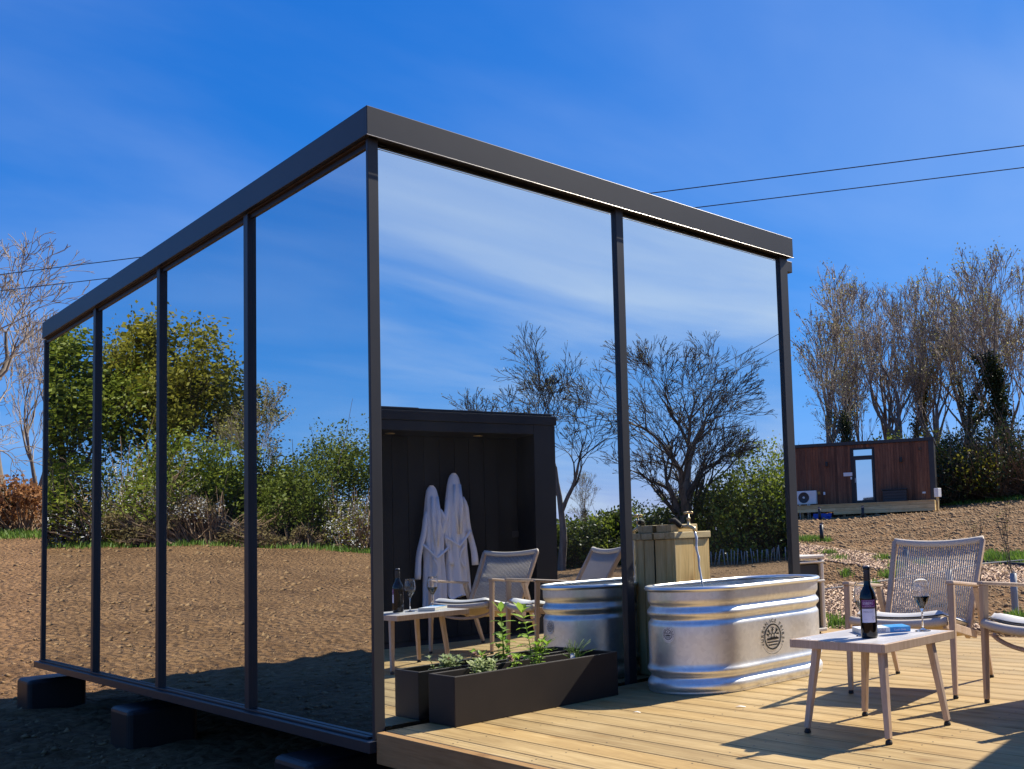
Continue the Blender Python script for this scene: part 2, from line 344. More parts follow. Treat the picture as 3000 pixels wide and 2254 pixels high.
# ------------------------------------------------------------------ terrain
ctrl = []
for az, D, te in ((10.3, 40, .022), (12, 40, .0217)):
    ctrl.append((CAM[0]+D*math.sin(R(az)), CAM[1]+D*math.cos(R(az)), CAM[2]+te*D))
for az, D, te in ((12.2, 38, .0165), (17.2, 38, .0133), (25.2, 38, .0026), (26.5, 38, -.0006), (40, 38, -.004)):
    x, y = CAM[0]+D*math.sin(R(az)), CAM[1]+D*math.cos(R(az)); ctrl.append((2*GX-x, y, CAM[2]+te*D))
for az, D, te in ((52.2, 42, .0116), (58.8, 42, .0129), (63.7, 50, .0245), (75, 50, .024)):
    ctrl.append((CAM[0]+D*math.sin(R(az)), CAM[1]+D*math.cos(R(az)), CAM[2]+te*D))
for az, D, te in ((34, 42, -.034), (41, 42, -.033), (47.5, 42, -.0325), (50, 42, -.031)):
    x, y = CAM[0]+D*math.sin(R(az)), CAM[1]+D*math.cos(R(az)); ctrl.append((x, 2*GY-y, CAM[2]+te*D))
C0 = np.array([1.5, .5]); R0 = 6.0
ph = np.array([math.atan2(x-C0[0], y-C0[1]) for x, y, z in ctrl]); sv = np.array([(z+.45)/(math.hypot(x-C0[0], y-C0[1])-R0) for x, y, z in ctrl])
ph = np.append(ph, [R(-90), R(-150)]); sv = np.append(sv, [.01, .0])
od = np.argsort(ph); ph, sv = ph[od], sv[od]
PG = np.linspace(-math.pi, math.pi, 721)
SG = np.interp(PG, np.concatenate((ph-2*math.pi, ph, ph+2*math.pi)), np.tile(sv, 3))
kk = np.exp(-np.linspace(-2, 2, 9)**2); SG = np.convolve(np.concatenate((SG[-9:-1], SG, SG[1:9])), kk/kk.sum(), 'same')[8:-8]
def hgt(x, y):
    x = np.asarray(x, float); y = np.asarray(y, float)
    r = np.hypot(x-C0[0], y-C0[1]); a = np.arctan2(x-C0[0], y-C0[1])
    s = np.interp(a, PG, SG); e = r-R0; e = np.where(e > 0, e**2/(e+2.5)+0*e, 0)
    e = np.where(e > 62, 62+(e-62)*.15, e)
    z = -.45 + s*e*1.06
    und = .05*np.sin(x*.63+1.2)*np.sin(y*.51)+.035*np.sin(x*1.7+y*.9)*np.cos(y*1.3-x*.4)
    return z + und*np.clip((r-4)/8, 0, 1)
def ground_hit(u, v):
    o, d = ray(u, v); d = d/np.hypot(d[0], d[1]); tt = np.linspace(3, 120, 4000)
    p = o[None]+tt[:, None]*d[None]; below = p[:, 2] < hgt(p[:, 0], p[:, 1])
    i = int(np.argmax(below)) if below.any() else 3999
    return p[i]
def place(u, D, mir=None):
    """ground point seen at pixel column u (near the horizon) at distance D; mir reflects the point out of a mirror"""
    o, d = ray(u, 1570); d = d[:2]/np.hypot(d[0], d[1]); x, y = o[0]+D*d[0], o[1]+D*d[1]
    if mir == 'L': x = 2*GX-x
    if mir == 'F': y = 2*GY-y
    return np.array([x, y, float(hgt(x, y))])

gs = np.sinh(np.linspace(-5.5, 5.5, 520)); gs = gs/gs.max()*600
gx, gy = np.meshgrid(gs*1.0+4, gs*1.0+4, indexing='ij')
rg = rnd(3)
gz = hgt(gx, gy)
near = np.clip(1-np.hypot(gx-4, gy-4)/60, 0, 1)
gz = gz + rg.normal(0, .014, gz.shape)*near
n = gs.size; idx = np.arange(n*n).reshape(n, n)
gf = np.stack([idx[:-1, :-1], idx[1:, :-1], idx[1:, 1:], idx[:-1, 1:]], -1).reshape(-1, 4)
ground = raw('ground', np.stack([gx, gy, gz], -1).reshape(-1, 3), gf, M['soil'], None, True); ground['kind'] = 'structure'

def scatter_pts(n, seed, fn):
    r = rnd(seed); return fn(r, n)
def clods(name, pts, size, mat_, seed, flat=.7):
    r = rnd(seed); n = len(pts)
    base = np.array([(1,0,0), (0,1,0), (-1,0,0), (0,-1,0), (0,0,1), (0,0,-.6)], float)
    v = base[None]*(1+r.uniform(-.35, .35, (n, 6, 3)))*size[:, None, None]; v[:, :, 2] *= flat
    a = r.uniform(0, 6.28, n); ca, sa = np.cos(a)[:, None], np.sin(a)[:, None]
    x = v[:, :, 0]*ca - v[:, :, 1]*sa; y = v[:, :, 0]*sa + v[:, :, 1]*ca
    v = np.stack([x, y, v[:, :, 2]], -1) + pts[:, None, :]
    fb = np.array([(0,1,4), (1,2,4), (2,3,4), (3,0,4), (1,0,5), (2,1,5), (3,2,5), (0,3,5)])
    f = (fb[None] + 6*np.arange(n)[:, None, None]).reshape(-1, 3)
    o = raw(name, v.reshape(-1, 3), f, mat_); return o
def inside_built(x, y):
    return ((x > -.25) & (x < 4.75) & (y > -3.6) & (y < 1.75)) | ((x > -.1) & (x < 3.5) & (y > 0) & (y < 6.6)) | ((x > .5) & (x < 4) & (y > -6) & (y < -3))
r = rnd(11); n = 46000
ang = r.uniform(R(-62), R(80), n); rad_ = 1.5 + 40*r.uniform(0, 1, n)**1.25
cxp = -1 + rad_*np.sin(ang); cyp = -2.5 + rad_*np.cos(ang)
ang2 = r.uniform(R(120), R(160), 5000); rad2 = 5+36*r.uniform(0, 1, 5000)
cxp = np.append(cxp, 2+rad2*np.sin(ang2)); cyp = np.append(cyp, rad2*np.cos(ang2)); rad_ = np.append(rad_, rad2)
ang3 = r.uniform(R(49), R(67), 60000); rad3 = 9+36*r.uniform(0, 1, 60000)**.9
cxp = np.append(cxp, CAM[0]+rad3*np.sin(ang3)); cyp = np.append(cyp, CAM[1]+rad3*np.cos(ang3)); rad_ = np.append(rad_, rad3)
keep = ~inside_built(cxp, cyp); cxp, cyp, rad_ = cxp[keep], cyp[keep], rad_[keep]
sz = np.minimum(np.exp(r.normal(-4.65, .62, len(cxp)))*(1+rad_/24), .010+rad_*.0035); sz[-int(keep[-60000:].sum()):] *= 1.1
co = clods('soil_clods', np.stack([cxp, cyp, hgt(cxp, cyp)-sz*.05], -1), sz, M['clod'], 12); tag(co, 'loose clods of bare brown soil lying all over the ground', 'soil', kind='stuff')

# ------------------------------------------------------------------ mirror cabin
GB = -.45                                            # ground beside the cabin
cab = thing('mirror_cabin', 'flat roofed cabin walled in tall mirror glass with dark grey metal frames', 'cabin', (1.66, 3.2, -.12))
def wbox(name, b, mt, par, bevel=.003, smooth=False):
    return MB().box(*b).build(name, mt, par, smooth, bevel, world=True)
LY = 6.434; LX = 3.263; ZB, ZT = -.043, 2.97
for y0, y1 in ((.045, 1.561), (1.626, 3.164), (3.229, 4.753), (4.818, LY)):
    wbox('glass_pane', (GX, GX+.02, y0-.02, y1+.02, ZB-.03, ZT), M['mirror'], cab, 0)
for x0, x1 in ((.06, 1.642), (1.702, LX)):
    wbox('glass_pane', (x0-.01, x1+.02, GY, GY+.02, ZB-.03, ZT), M['mirror'], cab, 0)
wbox('corner_post', (.004, .06, .02, .043, ZB-.05, 2.985), M['frame'], cab)
for y in (1.561, 3.164, 4.753): wbox('mullion', (.004, .05, y, y+.065, ZB-.003, 2.985), M['frame'], cab)
wbox('mullion', (.012, .05, LY-.004, LY+.04, ZB-.003, 2.985), M['frame'], cab)
wbox('mullion', (1.642, 1.702, .02, .07, ZB-.05, 2.985), M['frame'], cab)
wbox('corner_post', (LX, 3.352, .022, .09, -.09, 2.985), M['frame'], cab)
wbox('sill', (-.032, .05, .0, LY+.06, -.098, ZB), M['frame'], cab)
wbox('sill_lip', (.0, .026, .082, LY+.03, ZB+.001, ZB+.012), M['frame'], cab, .002)
wbox('sill', (.055, 3.35, .024, .08, -.098, ZB), M['frame'], cab)
wbox('fascia', (-.02, .004, -.004, 6.389, 2.979, 3.13), M['frame'], cab)
wbox('fascia', (-.02, 3.373, -.022, .0, 2.979, 3.13), M['frame'], cab)
wbox('fascia', (3.349, 3.373, .002, 6.389, 2.979, 3.13), M['frame'], cab)
wbox('drip_edge', (-.024, 3.376, -.028, -.0225, 2.974, 2.9785), M['drip'], cab, .002)
wbox('soffit', (.006, .05, .05, 6.38, 2.972, 2.985), M['soffit'], cab, 0)
wbox('soffit', (.05, 3.34, .002, .075, 2.986, 2.992), M['frame'], cab, 0)
wbox('header', (.022, .06, .08, LY, 2.948, 2.9715), M['frame'], cab, 0)
wbox('roof', (.0, 3.35, .003, 6.385, 3.0, 3.115), M['frame'], cab, 0)
wbox('rain_outlet', (3.355, 3.42, .03, .10, 2.88, 2.966), M['frame'], cab)
wbox('side_wall', (3.30, 3.344, .10, 6.40, -.09, 2.985), M['frame'], cab, 0)
wbox('rear_wall', (.055, 3.30, 6.42, 6.46, -.09, 2.985), M['frame'], cab, 0)
wbox('floor_frame', (.25, 3.30, .20, 6.30, -.18, -.10), M['underfloor'], cab, 0)
for i, y in enumerate((.42, 3.28, 6.12)):
    lab = ('black moulded foundation block under the cabin corner beside the deck', 'black moulded foundation block under the middle of the mirrored left wall', 'black moulded foundation block under the far left corner of the mirror cabin')[i]
    b = MB().box(-.15, .30, y, y+.42, GB-.06, -.18).build('foundation_block', M['plastic_block'], None, False, .035, seg=3)
    tag(b, lab, 'foundation block', 'blocks carrying the mirror cabin')

# ------------------------------------------------------------------ deck
deck = thing('timber_deck', 'pale grooved timber deck boards laid in front of the mirror cabin', 'deck', (2.3, -1.7, -.15))
DY0 = -3.62
def board_profile(w):
    p = [(0, -.028), (0, -.0045), (.0025, -.0012), (.006, 0)]
    for gxx in (.016, w-.028): p += [(gxx, 0), (gxx+.006, -.0012), (gxx+.012, 0)]
    p += [(w-.006, 0), (w-.0025, -.0012), (w, -.0045), (w, -.028)]
    return p
def board(w, y0, y1):
    p = board_profile(w); n = len(p); mb = MB()
    v = [(x-w/2, 0, z) for x, z in p] + [(x-w/2, y1-y0, z) for x, z in p]
    mb.add(v, [(i, i+1, n+i+1, n+i) for i in range(n-1)] + [tuple(range(n))[::-1], tuple(range(n, 2*n)), (n-1, 0, n, 2*n-1)])
    return mb
bcache = {}
def put_board(x0, w, y0, y1):
    key = (round(w, 3), round(y0, 2), round(y1, 2))
    if key not in bcache:
        o = board(w, y0, y1).build('deck_board', M['deck'], deck); bcache[key] = o
    else: o = copy_part(bcache[key], deck)
    o.location = (x0+w/2-deck.location.x, y0-deck.location.y, -deck.location.z)
xx = .044; edges = [.044] + [.131+.15*i for i in range(31)]
for a, b in zip(edges[:-1], edges[1:]):
    y1 = -.008 if a < 3.40 else 1.62
    put_board(a+.0016, b-a-.0032, DY0, y1)
wbox('edge_board', (.0, .042, DY0, -.006, -.149, -.001), M['fascia_wood'], deck, .003)
wbox('edge_board', (4.633, 4.675, DY0, 1.62, -.149, -.001), M['fascia_wood'], deck, .003)
wbox('joist', (.044, 4.63, -.055, -.012, -.149, -.0285), M['fascia_wood'], deck, 0)
for y in (-.6, -1.2, -1.8, -2.4, -3.0, -3.55): wbox('joist', (.044, 4.63, y, y+.045, -.149, -.0285), M['fascia_wood'], deck, 0)
for y in (.4, 1.0, 1.56): wbox('joist', (3.42, 4.63, y, y+.045, -.149, -.0285), M['fascia_wood'], deck, 0)
for x in (.09, 1.6, 3.1, 4.53):
    for y in (-.15, -1.8, -3.4): wbox('post', (x, x+.09, y, y+.09, -.62, -.1495), M['fascia_wood'], deck, 0)
scr = MB(); r = rnd(4)
for a, b in zip(edges[:-1], edges[1:]):
    for y in (-.034, -.578, -1.178, -1.778, -2.378, -2.978, -3.528):
        for xs_ in (a+.034, b-.034): scr.lathe([(.0042, -.002), (.0042, .0006), (.002, .0004)], 6, (xs_+r.normal(0, .003), y+r.normal(0, .004), 0))
sw_ = scr.build('screw_heads', M['capsule'], deck, False, world=True); sw_['kind'] = 'stuff'
r = rnd(5)
def petal(name, x, y, s, lab, a):                     # small pale scraps lying on the boards
    k = 9; aa = np.linspace(0, 6.283, k, endpoint=False); rr_ = s*(1+.25*r.uniform(-1, 1, k))
    v = [(x+rr_[i]*math.cos(aa[i])*1.8*math.cos(a)-rr_[i]*math.sin(aa[i])*.6*math.sin(a), y+rr_[i]*math.cos(aa[i])*1.8*math.sin(a)+rr_[i]*math.sin(aa[i])*.6*math.cos(a), .002+.004*abs(math.sin(aa[i]))) for i in range(k)]
    v += [(x, y, .009)]
    mb = MB().add(v, [(i, (i+1) % k, k) for i in range(k)] + [tuple(range(k))[::-1]])
    tag(mb.build(name, M['sticker']), lab, 'leaf scrap', 'pale scraps lying on the deck')
p = on(1900+540/2.011, 1900+347/2.011, 2, 0); petal('leaf_scrap', p[0], p[1], .016, 'pale scrap lying on the deck boards in front of the metal tub', -1.2)
p = on(1100+1695/2.212, 2000+197/2.212, 2, 0); petal('leaf_scrap', p[0], p[1], .011, 'small pale scrap on the deck between the planter and the tub', -1.3)

# ------------------------------------------------------------------ planter and herbs
pl = thing('planter', 'long low black rectangular planter box standing against the mirror glass', 'planter', (.80, -.126, 0))
X0, X1, Y0, Y1, H = .28, 1.324, -.249, -.004, .246; w = .016
mb = MB()
o_ = [(X0, Y0), (X1, Y0), (X1, Y1), (X0, Y1)]; i_ = [(X0+w, Y0+w), (X1-w, Y0+w), (X1-w, Y1-w), (X0+w, Y1-w)]
v = [(x, y, 0) for x, y in o_] + [(x, y, H) for x, y in o_] + [(x, y, H) for x, y in i_] + [(x, y, .05) for x, y in i_]
f = [(3, 2, 1, 0), (12, 13, 14, 15)]
for k in range(4):
    j = (k+1) % 4; f += [(k, j, 4+j, 4+k), (4+k, 4+j, 8+j, 8+k), (8+k, 8+j, 12+j, 12+k)]
mb.add(v, f).build('shell', M['planter'], pl, False, .004, world=True)
gxx, gyy = np.meshgrid(np.linspace(X0+w+.002, X1-w-.002, 60), np.linspace(Y0+w+.002, Y1-w-.002, 14), indexing='ij')
MB().grid(np.stack([gxx, gyy, .195+rnd(2).normal(0, .006, gxx.shape)], -1)).build('soil', M['potsoil'], pl, True, world=True)
def leaf(mb, base, dirv, L, Wd, up=(0, 0, 1), curl=.25):
    d = np.array(dirv, float); d /= np.linalg.norm(d); s = np.cross(d, up); s /= np.linalg.norm(s)+1e-9; nrm = np.cross(s, d)
    b = np.array(base, float)
    pts = []
    for tt_, ww in ((0, .06), (.3, .85), (.6, 1.0), (.85, .6), (1, .05)):
        c = b+d*L*tt_ - nrm*curl*L*tt_**2
        pts += [c-s*Wd/2*ww+nrm*.12*Wd*ww, c, c+s*Wd/2*ww+nrm*.12*Wd*ww]
    mb.add(pts, [(3*i+j, 3*i+j+1, 3*i+j+4, 3*i+j+3) for i in range(4) for j in range(2)])
def mint(x, y, z0, h, seed, name, lab, matl, L0=.05, pairs=8, nst=1, spread=.02):
    r = rnd(seed); t_ = thing(name, lab, 'herb', (x, y, z0), 0, 'herbs in the black planter')
    lf = MB()
    for q in range(nst):
        bx_, by_ = r.normal(0, spread, 2); hh = h*r.uniform(.6, 1) if q else h
        lx, ly = r.normal(0, .02, 2)
        pp = [(bx_+lx*k_**2, by_+ly*k_**2, hh*k_) for k_ in np.linspace(0, 1, 6)]
        MB().tube(pp, np.linspace(.0035, .0015, 6), 6).build('stem', M['chive'], t_, True)
        for i in range(pairs):
            k_ = .08+.92*i/(pairs-1); c = np.array((bx_+lx*k_**2, by_+ly*k_**2, hh*k_)); a = r.uniform(0, .6)+i*math.pi/2
            top = i == pairs-1
            for sgn in ((0, math.pi) if not top else (0, 1.57, 3.14, 4.71)):
                el = r.uniform(.1, .6) if not top else 1.0
                leaf(lf, c, (math.cos(a+sgn)*math.cos(el), math.sin(a+sgn)*math.cos(el), math.sin(el)), L0*r.uniform(.7, 1.2), L0*.5*r.uniform(.8, 1.1), curl=r.uniform(.1, .5))
    lf.build('leaves', matl, t_, True)
    return t_
mint(.845, -.12, .19, .315, 21, 'mint_plant', 'tall upright bright green mint in the middle of the planter', M['herb'], .075, 11)
mint(.88, -.10, .19, .15, 25, 'mint_plant', 'short leafy mint shoots at the foot of the tall mint', M['herb'], .045, 6, 4, .025)
mint(.515, -.12, .185, .10, 22, 'oregano_plant', 'low bushy pale green herb near the left end of the planter', M['herb_pale'], .030, 6, 20, .035)
sg = mint(.70, -.13, .19, .085, 23, 'sage_plant', 'small herb with a faded pink flower head beside the tall mint', M['herb'], .045, 4, 3, .02)
fl = MB(); r = rnd(9)
for k in range(60):
    a, e = r.uniform(0, 6.28), r.uniform(-.4, 1.5); leaf(fl, (-.012, .004, .085), (math.cos(a)*math.cos(e), math.sin(a)*math.cos(e), math.sin(e)), .024, .012)
fl.build('flower_head', M['pink'], sg, True)
ch = thing('chive_plant', 'tuft of thin arching chives at the right end of the planter', 'herb', (1.125, -.12, .19), 0, 'herbs in the black planter')
mb = MB(); r = rnd(24)
for k in range(46):
    a = r.uniform(0, 6.28); L = r.uniform(.08, .17); bend = r.uniform(.02, .12)
    bx_, by_ = r.normal(0, .012, 2)
    mb.tube([(bx_+math.cos(a)*bend*s_**2, by_+math.sin(a)*bend*s_**2*.8, L*s_*(1-.25*bend/.12*s_**2)) for s_ in np.linspace(0, 1, 6)], np.linspace(.0024, .0010, 6), 4)
mb.build('blades', M['chive'], ch, True)
MB().box(-.016, .016, -.001, .001, .0, .062).build('plant_tag', M['sticker'], ch, False, .0004).location = (-.035, -.02, .005)

# ------------------------------------------------------------------ galvanised tub
tub = thing('galvanised_tub', 'oval galvanised steel cold plunge tub with raised ribs standing on the deck', 'tub', (2.10, -.47, 0))
TR, TA = .325, .295                                   # end radius, half length of the straight part
def stadium(r_, n=28):
    pts = []
    for k in range(n+1): a = math.pi/2+math.pi*k/n; pts.append((-TA+r_*math.cos(a), r_*math.sin(a)))
    for k in range(1, 12): pts.append((-TA+2*TA*k/12, -r_))
    for k in range(n+1): a = -math.pi/2+math.pi*k/n; pts.append((TA+r_*math.cos(a), r_*math.sin(a)))
    for k in range(1, 12): pts.append((TA-2*TA*k/12, r_))
    return np.array(pts)
prof = [(0, .004), (.004, .007), (.012, .008), (.018, .006), (.022, .012), (.05, .013), (.063, .006), (.075, -.004), (.085, -.010), (.093, -.010), (.102, -.004), (.112, .006), (.122, .012), (.132, .012), (.142, .006), (.155, .001), (.17, 0),
        (.25, 0), (.32, 0), (.375, 0), (.388, -.001), (.398, -.007), (.408, -.014), (.418, -.014), (.428, -.007), (.436, .001), (.446, .005), (.456, .005), (.465, .001), (.474, -.007), (.484, -.014), (.494, -.014), (.504, -.007), (.513, -.001), (.53, 0), (.585, .0)]
rings = [np.concatenate([stadium(TR+d), np.full((len(stadium(TR)), 1), z)], 1) for z, d in prof]
def ringmesh(rings, closed=True):
    mb = MB(); n = len(rings[0]); v = np.concatenate(rings)
    return mb.add(v, [(i*n+k, i*n+(k+1) % n, (i+1)*n+(k+1) % n, (i+1)*n+k) for i in range(len(rings)-1) for k in range(n)])
ringmesh(rings).build('wall', M['galv'], tub, True)
inn = [np.concatenate([stadium(TR-.006+d), np.full((len(stadium(TR)), 1), z)], 1) for z, d in prof if z > .03][::-1]
mb = ringmesh(inn); n = len(inn[0]); mb.f.append([(len(inn)-1)*n+k for k in range(n)]); mb.build('liner', M['galv'], tub, True)
st = stadium(TR+.004); rimr = []
for k in range(10):
    a = 2*math.pi*k/10; rimr.append(np.concatenate([stadium(TR+.003+.015*math.cos(a)), np.full((len(st), 1), .588+.015*math.sin(a))], 1))
ringmesh(rimr+[rimr[0]]).build('rim', M['galv_rim'], tub, True)
ws = stadium(TR-.012); MB().add(np.concatenate([ws, np.full((len(ws), 1), .47)], 1), [tuple(range(len(ws)))]).build('water', M['water'], tub)

def logo(scale, with_lines=True):
    """round snowflake crown emblem with the words round it, drawn flat in x, y"""
    mb = MB()
    def ring(r0, r1, a0=0, a1=2*math.pi, n=64):
        aa = np.linspace(a0, a1, n+1); v = [(rr_*math.cos(a), rr_*math.sin(a), 0) for a in aa for rr_ in (r0, r1)]
        mb.add(v, [(2*i, 2*i+1, 2*i+3, 2*i+2) for i in range(n)])
    def line(a, b, wd):
        a = np.array(a); b = np.array(b); d = (b-a)/np.linalg.norm(b-a); nn_ = np.array([-d[1], d[0]])*wd/2
        mb.add([(*p_, 0) for p_ in (a-nn_, b-nn_, b+nn_, a+nn_)], [(0, 1, 2, 3)])
    ring(.650, .735); ring(.965, .985, R(-150), R(-30), 40)
    word = 'URBAN ICE TRIBE'; n_ = len(word); wid = {'I': .55, ' ': .62}
    ws_ = [wid.get(c, 1.0) for c in word]; tot = sum(ws_); a = R(198); span = R(216)
    for c, w_ in zip(word, ws_):
        a -= span*w_/tot/2
        if c != ' ':
            v, f = text_mesh(c, .275, bold=.006); q = a-math.pi/2; ca, sa = math.cos(q), math.sin(q)
            cx_, cy_ = .90*math.cos(a), .90*math.sin(a)
            mb.add([(cx_+x*ca-y*sa, cy_+x*sa+y*ca, 0) for x, y, z in v], f)
        a -= span*w_/tot/2
    for sx in (-1, 1):
        c = np.array((sx*.87, -.37))
        for k in range(3): d = np.array((math.cos(k*math.pi/3+.5), math.sin(k*math.pi/3+.5)))*.065; line(c-d, c+d, .03)
    # hexagons and branches
    hx = [(-.24, .06), (0, .06), (.24, .06)]
    for cx_, cy_ in hx:
        pt = [(cx_+.14*math.cos(R(90+60*k)), cy_+.14*math.sin(R(90+60*k))) for k in range(7)]
        for k in range(6):
            if cx_ < 0 and k in (2,) or cx_ > 0 and k in (4,): continue
            line(pt[k], pt[k+1], .05)
    def tree_(b, d, L):
        b = np.array(b); d = np.array(d)/np.hypot(*d); line(b, b+d*L, .06)
        for tt_ in (.45, .8):
            for s_ in (-1, 1):
                q = R(48)*s_; e = np.array((d[0]*math.cos(q)-d[1]*math.sin(q), d[0]*math.sin(q)+d[1]*math.cos(q))); line(b+d*L*tt_, b+d*L*tt_+e*L*.38, .055)
    tree_((0, .19), (0, 1), .32); tree_((-.24, .19), (-.62, .85), .26); tree_((.24, .19), (.62, .85), .26)
    tree_((-.34, .13), (-1, .15), .16); tree_((.34, .13), (1, .15), .16)
    for y_, hw, th in ((-.13, .50, .09), (-.30, .48, .075), (-.46, .37, .07)): line((-hw, y_), (hw, y_), th)
    for cx_ in (-.36, -.12, .12, .36): line((cx_-.09, -.08), (cx_+.09, -.08), .07)
    v = np.concatenate(mb.v)*scale
    return v, mb.f
lv, lf_ = logo(.104)
p = on(1600+1577/2.374, 1400+1105/2.374, 1, -.797)
MB().add([(x+p[0]-2.10, -TR-.0030, y+p[2]) for x, y, z in lv], lf_).build('printed_emblem', M['ink_black'], tub)
lv2, lf2 = logo(.040)
def wrap(v, a0, z0, rad_): return [(-TA+rad_*math.cos(a0+x/rad_), rad_*math.sin(a0+x/rad_), z0+y) for x, y, z in v]
A0 = R(187); Z0 = .335
k = 40; disc = [(.045*math.cos(a), .045*math.sin(a), 0) for a in np.linspace(0, 2*math.pi, k, endpoint=False)]
gsub = MB(); fine = [(0, 0, 0)] + [(q*x, q*y, 0) for q in (.33, .66, 1) for x, y, z in disc]
ff = [(0, 1+i, 1+(i+1) % k) for i in range(k)] + [(1+b*k+i, 1+(b+1)*k+i, 1+(b+1)*k+(i+1) % k, 1+b*k+(i+1) % k) for b in range(2) for i in range(k)]
stk = gsub.add(wrap(fine, A0, Z0, TR+.002), ff).build('round_sticker', M['sticker'], tub)
MB().add(wrap(lv2, A0, Z0, TR+.0035), lf2).build('printed_emblem', M['ink_black'], stk)

# ------------------------------------------------------------------ tap cover of treated pine
tp = thing('tap_housing', 'upright treated pine box housing a brass tap behind the metal tub', 'tap housing', (2.06, -.06, 0))
bx0, bx1, by0, by1 = 1.905, 2.215, -.145, .040
for k in range(1): pass
hb = .872
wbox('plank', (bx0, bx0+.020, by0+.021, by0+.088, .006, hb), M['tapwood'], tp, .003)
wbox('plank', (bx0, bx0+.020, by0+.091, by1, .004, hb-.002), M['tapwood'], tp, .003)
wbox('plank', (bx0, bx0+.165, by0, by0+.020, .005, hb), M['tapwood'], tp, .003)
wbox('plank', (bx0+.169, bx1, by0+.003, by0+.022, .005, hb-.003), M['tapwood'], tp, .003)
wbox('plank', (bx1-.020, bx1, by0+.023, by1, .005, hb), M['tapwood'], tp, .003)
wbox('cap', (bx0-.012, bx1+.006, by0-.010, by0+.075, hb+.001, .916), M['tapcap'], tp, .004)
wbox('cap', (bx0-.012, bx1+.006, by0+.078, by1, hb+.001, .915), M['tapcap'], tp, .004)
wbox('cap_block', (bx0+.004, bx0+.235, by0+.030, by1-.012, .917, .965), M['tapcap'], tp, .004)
tapx, tapy = 1.985, -.235
tap = MB()
tap.tube([(tapx-.01, -.12, .945), (tapx-.006, -.17, .947), (tapx, tapy+.02, .945), (tapx, tapy-.005, .935), (tapx+.001, tapy-.012, .915)], [.013, .014, .014, .013, .012], 12)
tap.lathe([(.011, 0), (.016, .004), (.016, .014), (.010, .018), (.009, .045), (.013, .05), (.013, .058), (.006, .062), (.005, .085)], 14, (tapx-.002, -.195, .945))
tap.build('tap', M['brass'], tp, True, world=True)
hd = MB()
for a in (0, math.pi/2): hd.tube([(tapx-.002-.036*math.cos(a), -.195-.036*math.sin(a), 1.034), (tapx-.002, -.195, 1.038), (tapx-.002+.036*math.cos(a), -.195+.036*math.sin(a), 1.034)], [.008, .007, .008], 10)
hd.build('tap_handle', M['brass'], tp, True, world=True)
mb = MB(); mb.tube([(tapx-.075, -.098, .985), (tapx-.045, -.108, .99), (tapx-.02, -.122, .965), (tapx-.012, -.135, .948)], [.014, .019, .018, .015], 10); mb.build('pipe_lagging', M['lagging'], tp, True, world=True)
r = rnd(31); zz_ = np.linspace(.914, .468, 26); q = (0.914-zz_)
pts = np.stack([tapx+.002+.035*q+.10*q**2+.0025*np.sin(zz_*60), tapy-.012-.06*q-.03*q**2+.003*np.cos(zz_*47), zz_], -1)
tag(MB().tube(pts, .0085*(1-.35*q/.45)*(1+.18*np.sin(zz_*95)), 10).build('water_stream', M['stream'], None, True), 'thin stream of water pouring from the brass tap into the tub', 'water')

# ------------------------------------------------------------------ low table and what stands on it
TZ = .410
tb = thing('low_table', 'low square side table with pale marbled top and taupe splayed legs', 'table', (1.37, -1.99, 0))
tx0, tx1, ty0, ty1 = 1.085, 1.66, -2.25, -1.735
for nm, b in (('edge_rail', (tx0, tx1, ty0, ty0+.016, TZ-.038, TZ-.001)), ('edge_rail', (tx0, tx1, ty1-.016, ty1, TZ-.038, TZ-.001)), ('edge_rail', (tx0, tx0+.016, ty0+.0165, ty1-.0165, TZ-.038, TZ-.001)), ('edge_rail', (tx1-.016, tx1, ty0+.0165, ty1-.0165, TZ-.038, TZ-.001))):
    wbox(nm, b, M['taupe'], tb, .002)
wbox('top', (tx0+.0165, tx1-.0165, ty0+.0165, ty1-.0165, TZ-.020, TZ), M['ceramic'], tb, .001)
for (ax, ay), (bx_, by_) in zip(((1.115, -1.87), (1.50, -1.86), (1.125, -2.21), (1.495, -2.215)), ((1.089, -1.815), (1.531, -1.815), (1.082, -2.251), (1.539, -2.259))):
    lg = MB().bar((bx_, by_, .022), (ax, ay, TZ-.021), .025, .023, (1, 0, 0), .034, .031).build('leg', M['taupe'], tb, False, .003, world=True)
    MB().lathe([(.014, 0), (.016, .004), (.013, .016), (.006, .020), (.006, .026)], 12, (bx_, by_, 0)).build('foot', M['rubber'], lg, True).location = (-tb.location.x, -tb.location.y, 0)

bc = np.array([1.262, -2.052]); ba = math.atan2(CAM[1]-bc[1], CAM[0]-bc[0])
bt = thing('wine_bottle', 'black red wine bottle with purple and white label on the low table', 'bottle', (bc[0], bc[1], TZ+.0005))
MB().lathe([(.030, 0), (.0365, .004), (.0372, .012), (.0372, .170), (.0368, .182), (.034, .196), (.027, .212), (.019, .226), (.0152, .238), (.0142, .262), (.0142, .300), (.0158, .302), (.0158, .312), (.013, .316)], 48).build('glass_body', M['bottle'], bt, True)
MB().lathe([(.0152, .252), (.0156, .254), (.0156, .3125), (.0150, .3165), (.001, .3168)], 32).build('screw_cap', M['capsule'], bt, True)
MB().lathe([(.0005, .3170), (.0150, .3172), (.0152, .3185), (.0005, .3190)], 32, cap=False).build('cap_top', M['captop'], bt, True)
def sleeve(z0, z1, half, rad_, mt, nm, par, off=0):
    aa = np.linspace(-half, half, 25)+ba+off; MB().grid([[(rad_*math.cos(a), rad_*math.sin(a), z) for z in (z0, z1)] for a in aa]).build(nm, mt, par, True)
loff = .03
